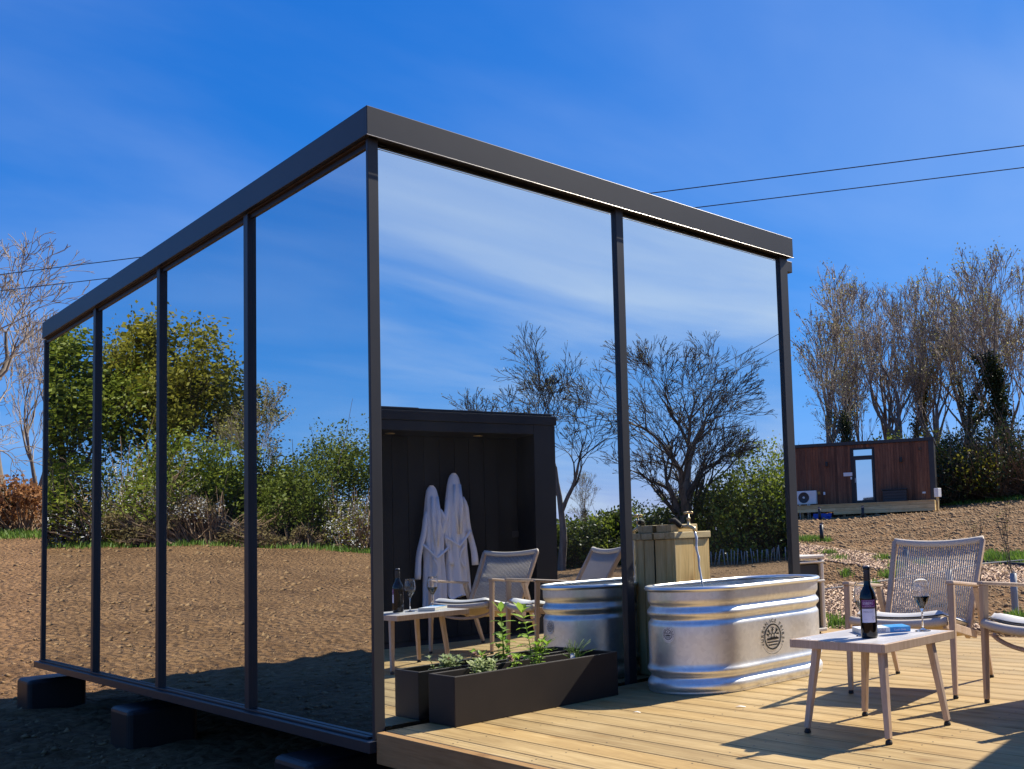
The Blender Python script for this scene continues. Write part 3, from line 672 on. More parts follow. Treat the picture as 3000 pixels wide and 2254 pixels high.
sleeve(.070, .1305, .86, .0377, M['paper'], 'white_label', bt, loff); sleeve(.131, .137, .86, .0377, M['mauve'], 'label_band', bt, loff); sleeve(.1375, .170, .86, .0377, M['purple'], 'purple_label', bt, loff)
sleeve(.1395, .1402, 0.82, .0379, M['ink_white'], 'label_line', bt, loff); sleeve(.1660, .1667, 0.82, .0379, M['ink_white'], 'label_line', bt, loff)
def bend_text(txt, size, z, mt, nm, a_off=0.0, sx=1.0):
    v, f = text_mesh(txt, size); rad_ = .0381
    MB().add([(rad_*math.cos(ba+loff+a_off+x*sx/rad_), rad_*math.sin(ba+loff+a_off+x*sx/rad_), z+y) for x, y, zz in v], f).build(nm, mt, bt)
bend_text('EISBERG', .0175, .1545, M['ink_white'], 'lettering', -.03, .80)
bend_text('ALCOHOL FREE', .0042, .1435, M['ink_white'], 'lettering', -.05)
bend_text('MERLOT', .0120, .1165, M['ink_grey'], 'lettering', -.05)
v = []; aa = np.linspace(0, 2*math.pi, 33)
for a in aa:
    for q in (.0062, .0074): v.append((q*math.cos(a), q*math.sin(a)))
MB().add([(.0381*math.cos(ba+loff+.60+x/.0381), .0381*math.sin(ba+loff+.60+x/.0381), .090+y) for x, y in v], [(2*i, 2*i+1, 2*i+3, 2*i+2) for i in range(32)]).build('label_seal', M['ink_grey'], bt)
sleeve(.084, .0846, .22, .0380, M['ink_grey'], 'signature_line', bt, loff-.42)
def wineglass(x, y, lab, level):
    t_ = thing('wine_glass', lab, 'wine glass', (x, y, TZ+.0005), 0, 'two glasses of red wine on the low table')
    out = [(.001, .0), (.036, .0005), (.0365, .002), (.020, .006), (.008, .010), (.0045, .018), (.0038, .050), (.0042, .088), (.007, .100), (.014, .113), (.027, .133), (.0375, .155), (.0412, .172), (.0405, .192), (.036, .222), (.032, .240), (.0312, .241)]
    inn_ = [(.0308, .240), (.035, .222), (.0395, .192), (.0402, .172), (.0365, .1555), (.026, .134), (.0125, .1145), (.0045, .104), (.0005, .1035)]
    MB().lathe(out+inn_, 40, cap=False).build('bowl_and_stem', M['glass'], t_, True)
    wi = [(.0005, .1040)]+[(a+.0003, b) for a, b in inn_[::-1][1:] if b < level-.002]
    ri = float(np.interp(level, [b for a, b in inn_[::-1]], [a for a, b in inn_[::-1]]))+.0003
    MB().lathe(wi+[(ri, level), (.0005, level-.0004)], 40, cap=False).build('wine', M['wine'], t_, True)
wineglass(1.585, -2.128, 'glass of red wine on the corner of the table right of the bottle', .160)
wineglass(1.318, -1.984, 'glass of red wine standing behind the dark wine bottle', .158)
# paperback: spine from (1.34,-1.92) to (1.546,-2.082)
ba_ = math.atan2(-2.085+1.93, 1.546-1.355)
bk = thing('paperback_book', 'blue and white paperback book lying on the table between bottle and glass', 'book', (1.4505, -2.0075, TZ+.0005), ba_)
hl, dp, th = .123, .125, .024
MB().box(-hl, hl, .003, dp, .001, th-.001).build('pages', M['pages'], bk, False, 0)
MB().box(-hl, .02, -.001, dp+.001, th-.0008, th).build('front_cover', M['book_white'], bk); MB().box(.0202, hl, -.001, dp+.001, th-.0008, th).build('front_cover', M['book_blue'], bk)
MB().box(-hl, hl, -.001, dp+.001, 0, .0008).build('rear_cover', M['book_blue'], bk)
MB().box(-hl, .024, -.0015, .0029, .0009, th-.0009).build('spine', M['book_white'], bk); MB().box(.0242, hl, -.0015, .0029, .0009, th-.0009).build('spine', M['book_blue'], bk)
v, f = text_mesh('Intertidal', .023); MB().add([(x-.038, -.0020, th/2+y) for x, y, z in v], f).build('lettering', M['ink_blue'], bk)
v, f = text_mesh('Yuvan Aves', .0125); MB().add([(x+.072, -.0020, th/2+y) for x, y, z in v], f).build('lettering', M['ink_white'], bk)

# ------------------------------------------------------------------ rope chairs
def make_chair(lab):
    c = thing('rope_armchair', lab, 'chair', (0, 0, 0), 0, 'rope armchairs on the deck')
    X = .292
    for s in (-1, 1):
        lg = MB().bar((s*X, .012, .018), (s*X, .030, .586), .025, .026, (0, 1, 0), .036, .038).build('leg', M['taupe'], c, False, .005)
        MB().lathe([(.012, 0), (.015, .004), (.013, .017)], 12, (s*X, .012, 0)).build('foot', M['rubber'], lg, True)
        lg = MB().bar((s*(X-.005), .735, .018), (s*X, .500, .545), .024, .026, (0, 1, 0), .034, .038).build('leg', M['taupe'], c, False, .005)
        MB().lathe([(.012, 0), (.015, .004), (.013, .017)], 12, (s*(X-.005), .735, 0)).build('foot', M['rubber'], lg, True)
        MB().bar((s*X, .002, .597), (s*X, .535, .548), .043, .020, (0, 0, 1), .036, .020).build('armrest', M['taupe'], c, False, .006)
        MB().bar((s*(X-.042), .02, .378), (s*(X-.042), .58, .265), .022, .045, (0, 0, 1)).build('seat_rail', M['taupe'], c, False, .004)
        MB().bar((s*(X-.050), .445, .262), (s*(X-.018), .765, .800), .028, .036, (0, 1, 0)).build('back_rail', M['taupe'], c, False, .005)
    xs = np.linspace(-1, 1, 15)
    MB().tube([(x*(X-.015), .768-.012*(1-x*x), .803-.022*(1-x*x)) for x in xs], .021, 12).build('top_rail', M['rope'], c, True)
    MB().tube([(x*(X-.050), .455, .285) for x in xs], .014, 10).build('bottom_rail', M['rope'], c, True)
    MB().tube([(x*(X-.022), .004-.012*(1-x*x), .398-.018*(1-x*x)) for x in xs], .023, 12).build('front_rail', M['rope'], c, True)
    MB().tube([(x*(X-.022), .055, .335-.055*(1-x*x)**.8) for x in xs], .012, 8).build('stretcher', M['taupe'], c, True)
    gx_, gy_ = np.meshgrid(np.linspace(-1, 1, 13), np.linspace(0, 1, 9), indexing='ij')
    seat = np.stack([gx_*(X-.05), .02+.46*gy_, .398-.020*(1-gx_**2)-.115*gy_+.0*gx_], -1)
    lo = seat.copy(); lo[..., 2] -= .010
    MB().grid(seat).grid(lo[::-1]).build('seat_webbing', M['rope_under'], c, True)
    n = 37; prev = None
    for k in range(n):
        x = -1+2*(k+.5)/n; a = np.array((x*(X-.040), .766-.012*(1-x*x), .797-.022*(1-x*x))); b = np.array((x*(X-.066), .452, .285)); mid = (a+b)/2+np.array((0, .012, -.006))
        MB().tube([a, mid, b], .0044, 5).build('rope_strand', M['rope'], c, True)
    # cushion: soft slab
    gx_, gy_ = np.meshgrid(np.linspace(-1, 1, 25), np.linspace(-1, 1, 21), indexing='ij')
    e = np.clip(1-np.maximum(abs(gx_), abs(gy_))**8, 0, 1)**.5
    base = .412-.018*(1-gx_**2)-.095*(gy_*.5+.5)
    top = np.stack([gx_*.245, .245+gy_*.235, base+.022+.030*e*(1+.12*np.cos(gx_*3.3)*np.cos(gy_*3))], -1); bot = np.stack([gx_*.245, .245+gy_*.235, base+.016-.016*e], -1)
    MB().grid(top[::-1]).grid(bot).build('cushion', M['cushion'], c, True, merge=True)
    return c
c1 = make_chair('rope backed taupe armchair behind the table, nearer the metal tub')
c2 = copy_tree(c1, 'rope backed taupe armchair at the right, farther from the metal tub')
c1.location = (2.057, -1.678, 0); c1.rotation_euler.z = math.atan2(-.974, .228)
c2.location = (1.985, -2.415, 0); c2.rotation_euler.z = math.atan2(-.92, -.39)

# ------------------------------------------------------------------ chiller unit at the end of the cabin
chl = thing('chiller_unit', 'beige framed water chiller with dark louvred panel behind the tub', 'chiller', (4.15, .78, 0), R(-12))
MB().box(-.20, .20, -.15, .15, .03, .60).build('casing', M['grille'], chl, False, .01)
for sx in (-1, 1):
    for sy in (-1, 1): MB().box(sx*.21-.018, sx*.21+.018, sy*.16-.018, sy*.16+.018, .02, .655).build('corner_trim', M['beige_plastic'], chl, False, .008)
for z0, z1 in ((.605, .625), (.645, .675), (.44, .462), (.02, .05)): MB().box(-.235, .235, -.185, .185, z0, z1).build('band', M['beige_plastic'], chl, False, .008)
for k in range(9): MB().box(-.175, .175, -.158, -.150, .07+.04*k, .085+.04*k).build('louvre', M['frame'], chl)
for sx in (-1, 1): MB().box(sx*.17-.03, sx*.17+.03, -.14, .14, 0, .021).build('foot', M['rubber'], chl, False, .005)

# ------------------------------------------------------------------ black building across the deck (seen in the mirror)
P0 = np.array([1.87, -3.42]); TD = np.array([.981, .192]); ND = np.array([-.192, .981])
bang = math.atan2(TD[1], TD[0])
bb = thing('black_cabin', 'small black cabin with an open alcove, reflected in the mirror glass', 'cabin', (P0[0], P0[1], 0), bang)
def lb(nm, b, mt, par=bb, bevel=.004): return MB().box(*b).build(nm, mt, par, False, bevel)
SL, SRt, HT = -.62, 1.655, 2.105                       # local extents along the face
lb('jamb', (1.43, SRt, -1.9, 0, -.10, HT-.085), M['black_frame']); lb('jamb', (SL, SL+.22, -1.9, 0, -.10, HT-.085), M['black_frame'])
lb('lintel', (SL+.221, 1.429, -1.9, -.002, 1.925, HT-.086), M['black_frame'])
lb('fascia', (SL-.015, SRt+.015, -1.9, .012, HT-.085, HT), M['black_frame'])
lb('alcove_wall', (SL+.221, 1.429, -1.0, -.42, .0, 1.924), M['black_clad'])
lb('alcove_floor', (SL+.221, 1.429, -.419, -.01, -.10, .004), M['black_clad'])
lb('roof', (SL+.02, SRt-.02, -1.88, -.02, HT+.001, HT+.03), M['black_frame'])
lb('roof_light', (.05, .42, -.9, -.3, HT+.031, HT+.075), M['black_frame'])
for k in range(11): lb('cladding_board', (SL+.225+k*.148, SL+.225+k*.148+.143, -.4195, -.408, .01, 1.915), M['black_clad'], bb, .002)
lb('switch_plate', (1.36, 1.43-.001, -.4075, -.398, .93, .995), M['grille'])
for s_ in (.13, .96): MB().lathe([(.04, 0), (.045, .006), (.03, .008)], 16, (s_, -.22, 1.914)).build('downlight', M['brass'], bb, True)
def to_bb(s, y, z): return (P0[0]+TD[0]*s+ND[0]*y, P0[1]+TD[1]*s+ND[1]*y, z)
def robe(lab, s, ztop, zbot, wmax, seed, flip):
    x, y, z = to_bb(s, -.408, zbot)
    t_ = thing('bathrobe', lab, 'bathrobe', (x, y, z), bang, 'white bathrobes hanging in the black alcove')
    L = ztop-zbot; r = rnd(seed); mb = MB(); nr, nc = 46, 40; ph_ = r.uniform(0, 6.28, 6); P_ = []
    for i in range(nr):
        tt_ = i/(nr-1); z = L*(1-tt_)
        wd = wmax*np.interp(tt_, [0, .03, .10, .25, .45, .62, .8, 1], [.12, .34, .46, .60, .74, .70, .80, .88])
        dpt = np.interp(tt_, [0, .05, .2, .5, 1], [.02, .045, .075, .085, .075])
        row = []
        for k in range(nc):
            a = 2*math.pi*k/nc; cs, sn = math.cos(a), math.sin(a)
            fold = 1+min(1, tt_*2.2)*(.24*math.sin(8*a+ph_[0]+2.2*tt_)+.13*math.sin(13*a+ph_[1]-3*tt_)+.10*math.sin(3*a+ph_[2]+5*tt_))
            sw = .012*math.sin(3.1*tt_+ph_[3])
            yy = dpt*sn*fold
            row.append((wd/2*cs*(.75+.25*fold)+sw, .045+max(yy, -.038), z+(.020*math.sin(2*a+ph_[4])+.012*math.sin(5*a+ph_[5]))*max(0, tt_-.85)/.15))
        P_.append(row+[row[0]])
    b = MB().grid(P_); b.f.append([ (nr-1)*(nc+1)+k for k in range(nc)]); b.f.append([k for k in range(nc)][::-1])
    b.build('body', M['robe'], t_, True, merge=True)
    for sg in (-1, 1):
        lo = L*(.24 if sg == flip else .34); zs = np.linspace(L*.80, lo, 14); q = np.linspace(0, 1, 14)
        MB().tube(np.stack([sg*wmax*(.20+.42*q**.7)+.006*np.sin(q*9+sg), .070+.012*np.sin(q*7+sg), zs], -1), np.interp(q, [0, .15, .7, .93, 1], [.022, .038, .040, .046, .044]), 12, .6).build('sleeve', M['robe'], t_, True)
    aa = np.linspace(-1, 1, 20)
    MB().tube(np.stack([wmax*.44*aa, .105+.040*(1-aa**2), L*(.50-.10*(1-abs(aa))**1.0+.02*flip*aa)], -1), .012, 8).build('belt', M['robe'], t_, True)
    MB().tube(np.stack([wmax*(.02+.16*flip*aa**2), .142-.01*aa, L*(.40-.085*(aa+1))], -1), .011, 8).build('belt_end', M['robe'], t_, True)
    MB().tube([(-wmax*.10, .10, L*.90), (-wmax*.13, .125, L*.74), (-.01, .133, L*.50)], [.020, .026, .020], 10, .6).build('lapel', M['robe'], t_, True)
    MB().tube([(wmax*.10, .10, L*.90), (wmax*.13, .125, L*.74), (.01, .133, L*.50)], [.020, .026, .020], 10, .6).build('lapel', M['robe'], t_, True)
robe('white hooded bathrobe hanging lower, left of the pair in the mirror', .555, 1.451, .30, .27, 41, -1)
robe('white hooded bathrobe hanging higher, right of the pair in the mirror', .775, 1.569, .40, .28, 42, 1)

# ------------------------------------------------------------------ timber clad cabin up the slope
Pl = np.array([30.94, 22.07]); FT = np.array([.482, -.876]); FN = np.array([-.876, -.482])
fa = math.atan2(FT[1], FT[0]); FZ = 1.905
fc = thing('timber_cabin', 'small cabin clad in reddish vertical boards up the slope behind the deck', 'cabin', (Pl[0], Pl[1], FZ-.45), fa)
Z_ = lambda z: z-(FZ-.45)
def fb(nm, s0, s1, d0, d1, z0, z1, mt, par=None, bevel=0):     # s along the front, d out of the front towards the camera
    return MB().box(s0, s1, -d1, -d0, Z_(z0), Z_(z1)).build(nm, mt, par or fc, False, bevel)
SL_ = -2.2
fb('wall_core', SL_, 5.68, -2.6, -.03, FZ-.02, 4.42, M['black_paint'])
r = rnd(51); x = SL_; pk = None
wd = .118
while x < 5.52:
    if not (2.20 < x+wd/2 < 3.24):
        if pk is None: pk = fb('cladding_board', -wd/2+.003, wd/2-.003, -.03, -.008, FZ, 4.45, M['cedar'], None, .003); o = pk
        else: o = copy_part(pk, fc)
        o.location = (x+wd/2, float(r.uniform(-.003, .003)), 0)
    else:
        if 'short' not in globals(): short = fb('cladding_board', -wd/2+.003, wd/2-.003, -.03, -.008, 4.31, 4.45, M['cedar'], None, .003); o = short
        else: o = copy_part(short, fc)
        o.location = (x+wd/2, 0, 0)
    x += wd
fb('corner_post', 5.55, 5.78, -.25, .03, FZ-.1, 4.53, M['frame'], None, .01)
fb('roof', SL_-.05, 5.80, -2.7, .05, 4.455, 4.60, M['frame'], None, .01)
fb('side_wall', 5.69, 5.76, -2.6, -.26, FZ-.1, 4.45, M['frame'])
df = fb('door_frame', 2.255, 3.19, -.02, .01, FZ, 4.305, M['black_paint'], None, .01)
tr = fb('transom_pane', 2.325, 3.12, .0102, .018, 3.965, 4.225, M['door_glass'])
dr = fb('door', 2.32, 3.165, .0102, .025, FZ+.03, 3.86, M['frame'], None, .006)
MB().box(2.40, 3.09, -.034, -.0255, Z_(2.02), Z_(3.775)).build('door_pane', M['door_glass'], dr)
MB().box(2.34, 2.365, -.06, -.0255, Z_(2.80), Z_(3.0)).build('door_handle', M['captop'], dr, False, .005)
for s_, z_ in ((1.12, 3.67), (4.36, 3.69)): fb('wall_lamp', s_-.05, s_+.05, -.006, .10, z_-.10, z_+.10, M['black_paint'], None, .015)
fb('vent_cap', 5.14, 5.26, -.006, .05, 4.05, 4.17, M['soffit'], None, .01); fb('name_plaque', 1.84, 2.23, -.006, .015, 3.10, 3.26, M['white_plastic'], None, .008)
fb('key_box', 2.14, 2.21, -.006, .03, 2.95, 3.06, M['white_plastic'], None, .008); fb('wall_socket', 5.20, 5.34, -.006, .03, 2.19, 2.27, M['white_plastic'], None, .01)
fb('isolator', .66, .78, -.006, .05, 2.36, 2.48, M['orange'], None, .01); fb('isolator', .92, 1.0, -.006, .05, 2.33, 2.46, M['sticker'], None, .01)
fd = thing('pine_step', 'long pale pine plank platform below the timber clad cabin', 'platform', tuple(np.append(Pl+FT*2.5+FN*.9, 1.40)), fa)
for i, (z0, z1) in enumerate(((1.430, 1.565), (1.570, 1.705), (1.710, 1.850))):
    MB().box(-2.6 if i else -1.0, 3.25, -.32, -.27, z0-1.40, z1-1.40).build('plank', M['pine'], fd, False, .005)
    MB().box(3.20, 3.25, -.269, .86, z0-1.40, z1-1.40).build('plank', M['pine'], fd, False, .005)
for k in range(8): MB().box(-2.6, 3.25, -.345+k*.149, -.20+k*.149, .452, .478).build('plank', M['pine'], fd, False, .003)
for x in (-2.4, -.6, 1.2, 3.0): MB().box(x, x+.1, -.26, -.16, -.6, .45).build('post', M['fascia_wood'], fd)
def fpos(s, d, z): q = Pl+FT*s+FN*d; return (q[0], q[1], z)
bx_ = thing('storage_box', 'dark slatted storage chest on the platform right of the cabin door', 'storage box', fpos(4.06, .35, 1.8785), fa)
MB().box(-.50, .50, -.22, .22, 0, .50).build('chest', M['black_paint'], bx_, False, .01); MB().box(-.54, .54, -.25, .25, .501, .56).build('lid', M['black_paint'], bx_, False, .015)
for k in range(4): MB().box(-.49, .49, -.232, -.2205, .03+.12*k, .12+.12*k).build('slat', M['frame'], bx_, False, .006)
ac = thing('heat_pump', 'white outdoor heat pump with round fan at the left end of the timber cabin', 'heat pump', fpos(.28, .45, 1.50), fa)
MB().box(-.44, .40, -.16, .16, .44, 1.02).build('casing', M['white_plastic'], ac, False, .02)
MB().lathe([(.001, 0), (.22, 0), (.235, .012), (.215, .014), (.20, .004), (.001, .004)], 32, cap=False).build('fan_grille', M['grille'], ac, True).matrix_local = Matrix.Translation((-.14, -.162, .73)) @ Matrix.Rotation(R(90), 4, 'X')
MB().lathe([(.001, 0), (.05, 0), (.05, .02), (.001, .022)], 20, cap=False).build('fan_hub', M['white_plastic'], ac, True).matrix_local = Matrix.Translation((-.14, -.176, .73)) @ Matrix.Rotation(R(90), 4, 'X')
for x in (-.33, .02, .10): MB().tube([(x, -.12, -.25), (x, -.12, .44)], .022, 8).build('leg', M['sticker'], ac, True)
ts = MB(); rr = rnd(6)
tg = np.array([[(s, -.02+.05*rr.uniform(-1, 1)+.25*k/4, .24*(1-k/4)+.02*rr.uniform()) for k in range(5)] for s in np.linspace(-.39, .39, 9)]); tg2 = tg.copy(); tg2[..., 2] -= .02; tg2[..., 2] = np.maximum(tg2[..., 2], -.01)
sh = ts.grid(tg).grid(tg2[::-1]).build('plastic_sheet', M['blue_tarp'], None, False); sh.location = fpos(1.07, 1.50, float(hgt(*(Pl+FT*1.07+FN*1.5)))); sh.rotation_euler.z = fa+math.pi
tag(sh, 'blue plastic sheet lying against the pine platform', 'plastic sheet')
mp_ = place(2751, 41.5); mt_ = thing('meter_post', 'short wooden post carrying a white meter box beside the timber cabin', 'meter post', tuple(mp_))
MB().bar((0, 0, -.2), (.05, 0, .62), .09, .09, (0, 1, 0)).build('post', M['pine'], mt_, False, .01); MB().box(-.10, .18, -.12, .08, .62, 1.0).build('meter_box', M['white_plastic'], mt_, False, .02); 
def bollard(p, h_, lab):
    t_ = thing('bollard_light', lab, 'bollard light', tuple(p), 0, 'black bollard lights along the path')
    MB().lathe([(.06, -.1), (.06, h_*.86)], 16).build('post', M['black_paint'], t_, True); MB().lathe([(.045, h_*.861), (.045, h_*.93)], 16).build('lens', M['white_plastic'], t_, True); MB().lathe([(.06, h_*.931), (.06, h_)], 16).build('cap', M['black_paint'], t_, True)
g1 = ground_hit(2408, 1586)
D1 = np.linalg.norm(g1[:2]-CAM[:2]); bollard(g1, 55/FPX*D1, 'black bollard light beside the wood chip path, just right of the mirror cabin')
g2 = place(2404, 40.3); bollard(g2, .55, 'black bollard light in front of the blue plastic sheet')
g3 = place(2531, 40.2); bollard(g3, .50, 'black bollard light in front of the cabin door platform')
g4 = ground_hit(2655, 1663); D4 = np.linalg.norm(g4[:2]-CAM[:2]); bollard(g4, 58/FPX*D4, 'black bollard light seen through the rope back of the nearer chair')

# ------------------------------------------------------------------ wood chip paths, grass, saplings
def patch(pix, nu=40, nv=16, lift=.012):
    (a, b, c, d) = pix; Pt = np.zeros((nu, nv, 3))
    for i in range(nu):
        for j in range(nv):
            s_, q_ = i/(nu-1), j/(nv-1); u = (a[0]*(1-s_)+b[0]*s_)*(1-q_)+(d[0]*(1-s_)+c[0]*s_)*q_; v_ = (a[1]*(1-s_)+b[1]*s_)*(1-q_)+(d[1]*(1-s_)+c[1]*s_)*q_
            Pt[i, j] = ground_hit(u, v_)
    Pt[..., 2] = hgt(Pt[..., 0], Pt[..., 1])+lift
    return Pt
chip_pts = []
quads = [((2330, 1592), (2660, 1640), (2640, 1680), (2330, 1632)), ((2640, 1636), (3060, 1668), (3060, 1722), (2640, 1690)), ((2395, 1722), (2700, 1690), (2680, 1800), (2395, 1835)), ((2395, 1830), (3060, 1838), (3060, 1850), (2395, 1852))]
for k, qd in enumerate(quads):
    Pt = patch(qd); o = MB().grid(Pt).build('wood_chip_path', M['chipbase'], None, True); o['kind'] = 'structure'
    r = rnd(60+k); n = (5200, 4200, 4200, 1500)[k]; i = r.uniform(0, Pt.shape[0]-1.001, n); j = r.uniform(0, Pt.shape[1]-1.001, n)
    jj = j.astype(int); ii = i.astype(int); fi = (i-ii)[:, None]; fj = (j-jj)[:, None]
    chip_pts.append((Pt[ii, jj]*(1-fi)+Pt[ii+1, jj]*fi)*(1-fj)+(Pt[ii, jj+1]*(1-fi)+Pt[ii+1, jj+1]*fi)*fj)
cp = np.concatenate(chip_pts); cp = cp[~inside_built(cp[:, 0], cp[:, 1])]; r = rnd(70); n = len(cp)
a = r.uniform(0, 6.28, n); L = r.uniform(.04, .11, n); wd_ = r.uniform(.018, .042, n); tl = r.normal(0, .35, n); th_ = .006
e1 = np.stack([np.cos(a)*np.cos(tl), np.sin(a)*np.cos(tl), np.sin(tl)], -1); e2 = np.stack([-np.sin(a), np.cos(a), r.normal(0, .3, n)], -1); e3 = np.array([0, 0, 1.0])
vs = []
for sz_ in (-1, 1):
    for sx, sy in ((-1, -1), (1, -1), (1, 1), (-1, 1)): vs.append(cp+e1*(sx*L/2)[:, None]+e2*(sy*wd_/2)[:, None]+e3*(sz_*th_/2+.012))
vs = np.stack(vs, 1); fbx = np.array([(3, 2, 1, 0), (4, 5, 6, 7), (0, 1, 5, 4), (1, 2, 6, 5), (2, 3, 7, 6), (3, 0, 4, 7)])
o = raw('wood_chips', vs.reshape(-1, 3), (fbx[None]+8*np.arange(n)[:, None, None]).reshape(-1, 4), M['chips']); tag(o, 'pale wood chips spread on the paths beyond the deck', 'wood chips', kind='stuff')

def blades(pts, h0, h1, seed, wd0=.006, lean=.5):
    r = rnd(seed); n = len(pts); a = r.uniform(0, 6.28, n); h_ = r.uniform(h0, h1, n); ln = r.uniform(.1, lean, n)
    s_ = np.stack([-np.sin(a), np.cos(a), 0*a], -1)*wd0; d1 = np.stack([np.cos(a)*ln*h_*.35, np.sin(a)*ln*h_*.35, h_*.6], -1); d2 = np.stack([np.cos(a)*ln*h_, np.sin(a)*ln*h_, h_], -1)
    v = np.stack([pts-s_, pts+s_, pts+d1+s_*.8, pts+d1-s_*.8, pts+d2], 1).reshape(-1, 3)
    b = 5*np.arange(n)[:, None]
    return v, np.concatenate([b+np.array([[0, 1, 2]]), b+np.array([[0, 2, 3]]), b+np.array([[3, 2, 4]])])
gp = []; r = rnd(80)
def gpatch(u, v, du, dv, n):
    c = ground_hit(u, v); e = ground_hit(u+du, v); f_ = ground_hit(u, v-dv)
    s_ = r.normal(0, .5, (n, 1)); q_ = r.normal(0, .5, (n, 1)); p_ = c+(e-c)*s_+(f_-c)*q_; p_[:, 2] = hgt(p_[:, 0], p_[:, 1]); gp.append(p_)
for u, v, du, dv, n in ((2370, 1582, 40, 7, 500), (2425, 1587, 14, 4, 150), (2630, 1662, 30, 12, 300), (2590, 1640, 30, 6, 160), (2480, 1685, 16, 7, 120), (2600, 1690, 26, 8, 160), (2450, 1835, 28, 14, 260), (2980, 1638, 55, 11, 1300), (2905, 1634, 24, 10, 500), (2460, 1640, 30, 5, 120), (2560, 1720, 20, 8, 120), (2980, 1820, 40, 14, 200), (2430, 1625, 25, 3, 150), (2700, 1655, 20, 8, 160)): gpatch(u, v, du, dv, n)
v, f = blades(np.concatenate(gp), .05, .16, 81, .010)
o = raw('grass_tufts', v, f, M['grass']); tag(o, 'small tufts of green grass on the bare soil beyond the deck', 'grass', kind='stuff')
# grass margin along the foot of the hedges (reflected in the left glass)
gp = []; r = rnd(82)
for n_, u0, u1, D0, D1_, mir in ((5000, 120, 1100, 34.2, 37.0, 'L'), (1200, -40, 130, 37, 40, None), (1500, 2740, 3060, 45, 48, None)):
    u = r.uniform(u0, u1, n_); D = D0+(D1_-D0)*r.uniform(0, 1, n_)**.8
    gp.append(np.array([place(a_, b_, mir) for a_, b_ in zip(u[:n_//6], D[:n_//6])]))
    base_ = gp.pop(); gp.append(np.repeat(base_, 6, 0)+np.concatenate([r.normal(0, .25, (len(base_)*6, 2)), np.zeros((len(base_)*6, 1))], 1))
v, f = blades(np.concatenate(gp), .05, .20, 83, .014)
o = raw('hedge_bottom_grass', v, f, M['grass']); tag(o, 'strip of green grass along the foot of the hedges', 'grass', kind='stuff')
# black path edging
ed = [ground_hit(u, v) for u, v in ((2600, 1640), (2700, 1645), (2860, 1652), (2940, 1657), (3060, 1664))]
tag(MB().tube([(p[0], p[1], hgt(p[0], p[1])+.03) for p in ed], .05, 6).build('path_edging', M['black_paint'], None, True), 'black plastic edging between grass and wood chip path', 'path edging')
ed = [ground_hit(u, v) for u, v in ((2400, 1745), (2470, 1735), (2600, 1715), (2760, 1690), (2880, 1665), (3000, 1655), (3060, 1652))]
tag(MB().tube([(p[0], p[1], hgt(p[0], p[1])+.09) for p in ed], .014, 6).build('path_rope', M['stake'], None, True), 'pale rope line running low across the wood chips', 'rope')

# ------------------------------------------------------------------ trees
def grow(seed, H, spread=.5, r0=.16, levels=5, trunk_frac=.35, up=.35, lean=(0, 0), kids=(5, 4, 4, 3, 3), gnarl=.18, stems=1, wide=1.0):
    r = rnd(seed); segs = []; tips = []
    def branch(p, d, L, rad, lev):
        n = (7, 6, 5, 4, 3, 2)[min(lev, 5)]; step = L/n; r1 = rad*(.45 if lev else .38)
        spawn = []
        for i in range(n):
            d = d+r.normal(0, gnarl*(1 if lev else .5), 3); d[2] += up*(.10 if lev else .06); d /= np.linalg.norm(d)
            q = p+d*step; ra, rb = rad+(r1-rad)*i/n, rad+(r1-rad)*(i+1)/n
            segs.append((p, q, ra, rb, lev)); p = q
            if (i+1)/n > (trunk_frac if lev == 0 else .25): spawn.append((p.copy(), d.copy(), rb))
        if lev >= levels: tips.append((p, d)); return
        k = kids[min(lev, len(kids)-1)]
        for j in range(k):
            sp_ = spawn[-1] if j < 2 else spawn[int(r.integers(0, len(spawn)))]
            pp, dd, rr_ = sp_
            ax = np.cross(dd, r.normal(0, 1, 3)); ax /= np.linalg.norm(ax)+1e-9
            ang = spread*r.uniform(.55, 1.25)*(.7 if j < 2 else 1.15)
            nd = dd*math.cos(ang)+ax*math.sin(ang); nd[:2] *= wide; nd /= np.linalg.norm(nd)
            branch(pp, nd, L*r.uniform(.55, .80)*(.9 if lev else .72), rr_*r.uniform(.6, .85), lev+1)
    for s_ in range(stems):
        off = r.normal(0, .25, 3)*(stems > 1); off[2] = 0
        d0 = np.array([lean[0]+(r.normal(0, .16) if stems > 1 else 0), lean[1]+(r.normal(0, .16) if stems > 1 else 0), 1.0]); d0 /= np.linalg.norm(d0)
        branch(off+np.array([0, 0, -.15]), d0, H*.52, r0*(1 if s_ == 0 else .75), 0)
    mz = max(s_[1][2] for s_ in segs); k = H/mz
    segs = [(a*k, b*k, ra, rb, l) for a, b, ra, rb, l in segs]; tips = [(a*k, d) for a, d in tips]
    return segs, tips
def seg_mesh(segs, sides, rmin=0.0):
    n = len(segs); A = np.array([s_[0] for s_ in segs]); B = np.array([s_[1] for s_ in segs]); ra = np.maximum([s_[2] for s_ in segs], rmin); rb = np.maximum([s_[3] for s_ in segs], rmin)
    T = B-A; T /= np.linalg.norm(T, axis=1)[:, None]; up = np.where(abs(T[:, 2:3]) < .9, np.array([[0, 0, 1.0]]), np.array([[1.0, 0, 0]]))
    X = np.cross(T, up); X /= np.linalg.norm(X, axis=1)[:, None]; Y = np.cross(X, T); v = []
    for q, rr_ in ((A, ra), (B, rb)):
        for k in range(sides):
            a = 2*math.pi*k/sides; v.append(q+(X*math.cos(a)+Y*math.sin(a))*rr_[:, None])
    v = np.stack(v, 1); b = 2*sides*np.arange(n)[:, None, None]
    f = np.array([(k, (k+1) % sides, sides+(k+1) % sides, sides+k) for k in range(sides)])
    return v.reshape(-1, 3), (b+f[None]).reshape(-1, 4)
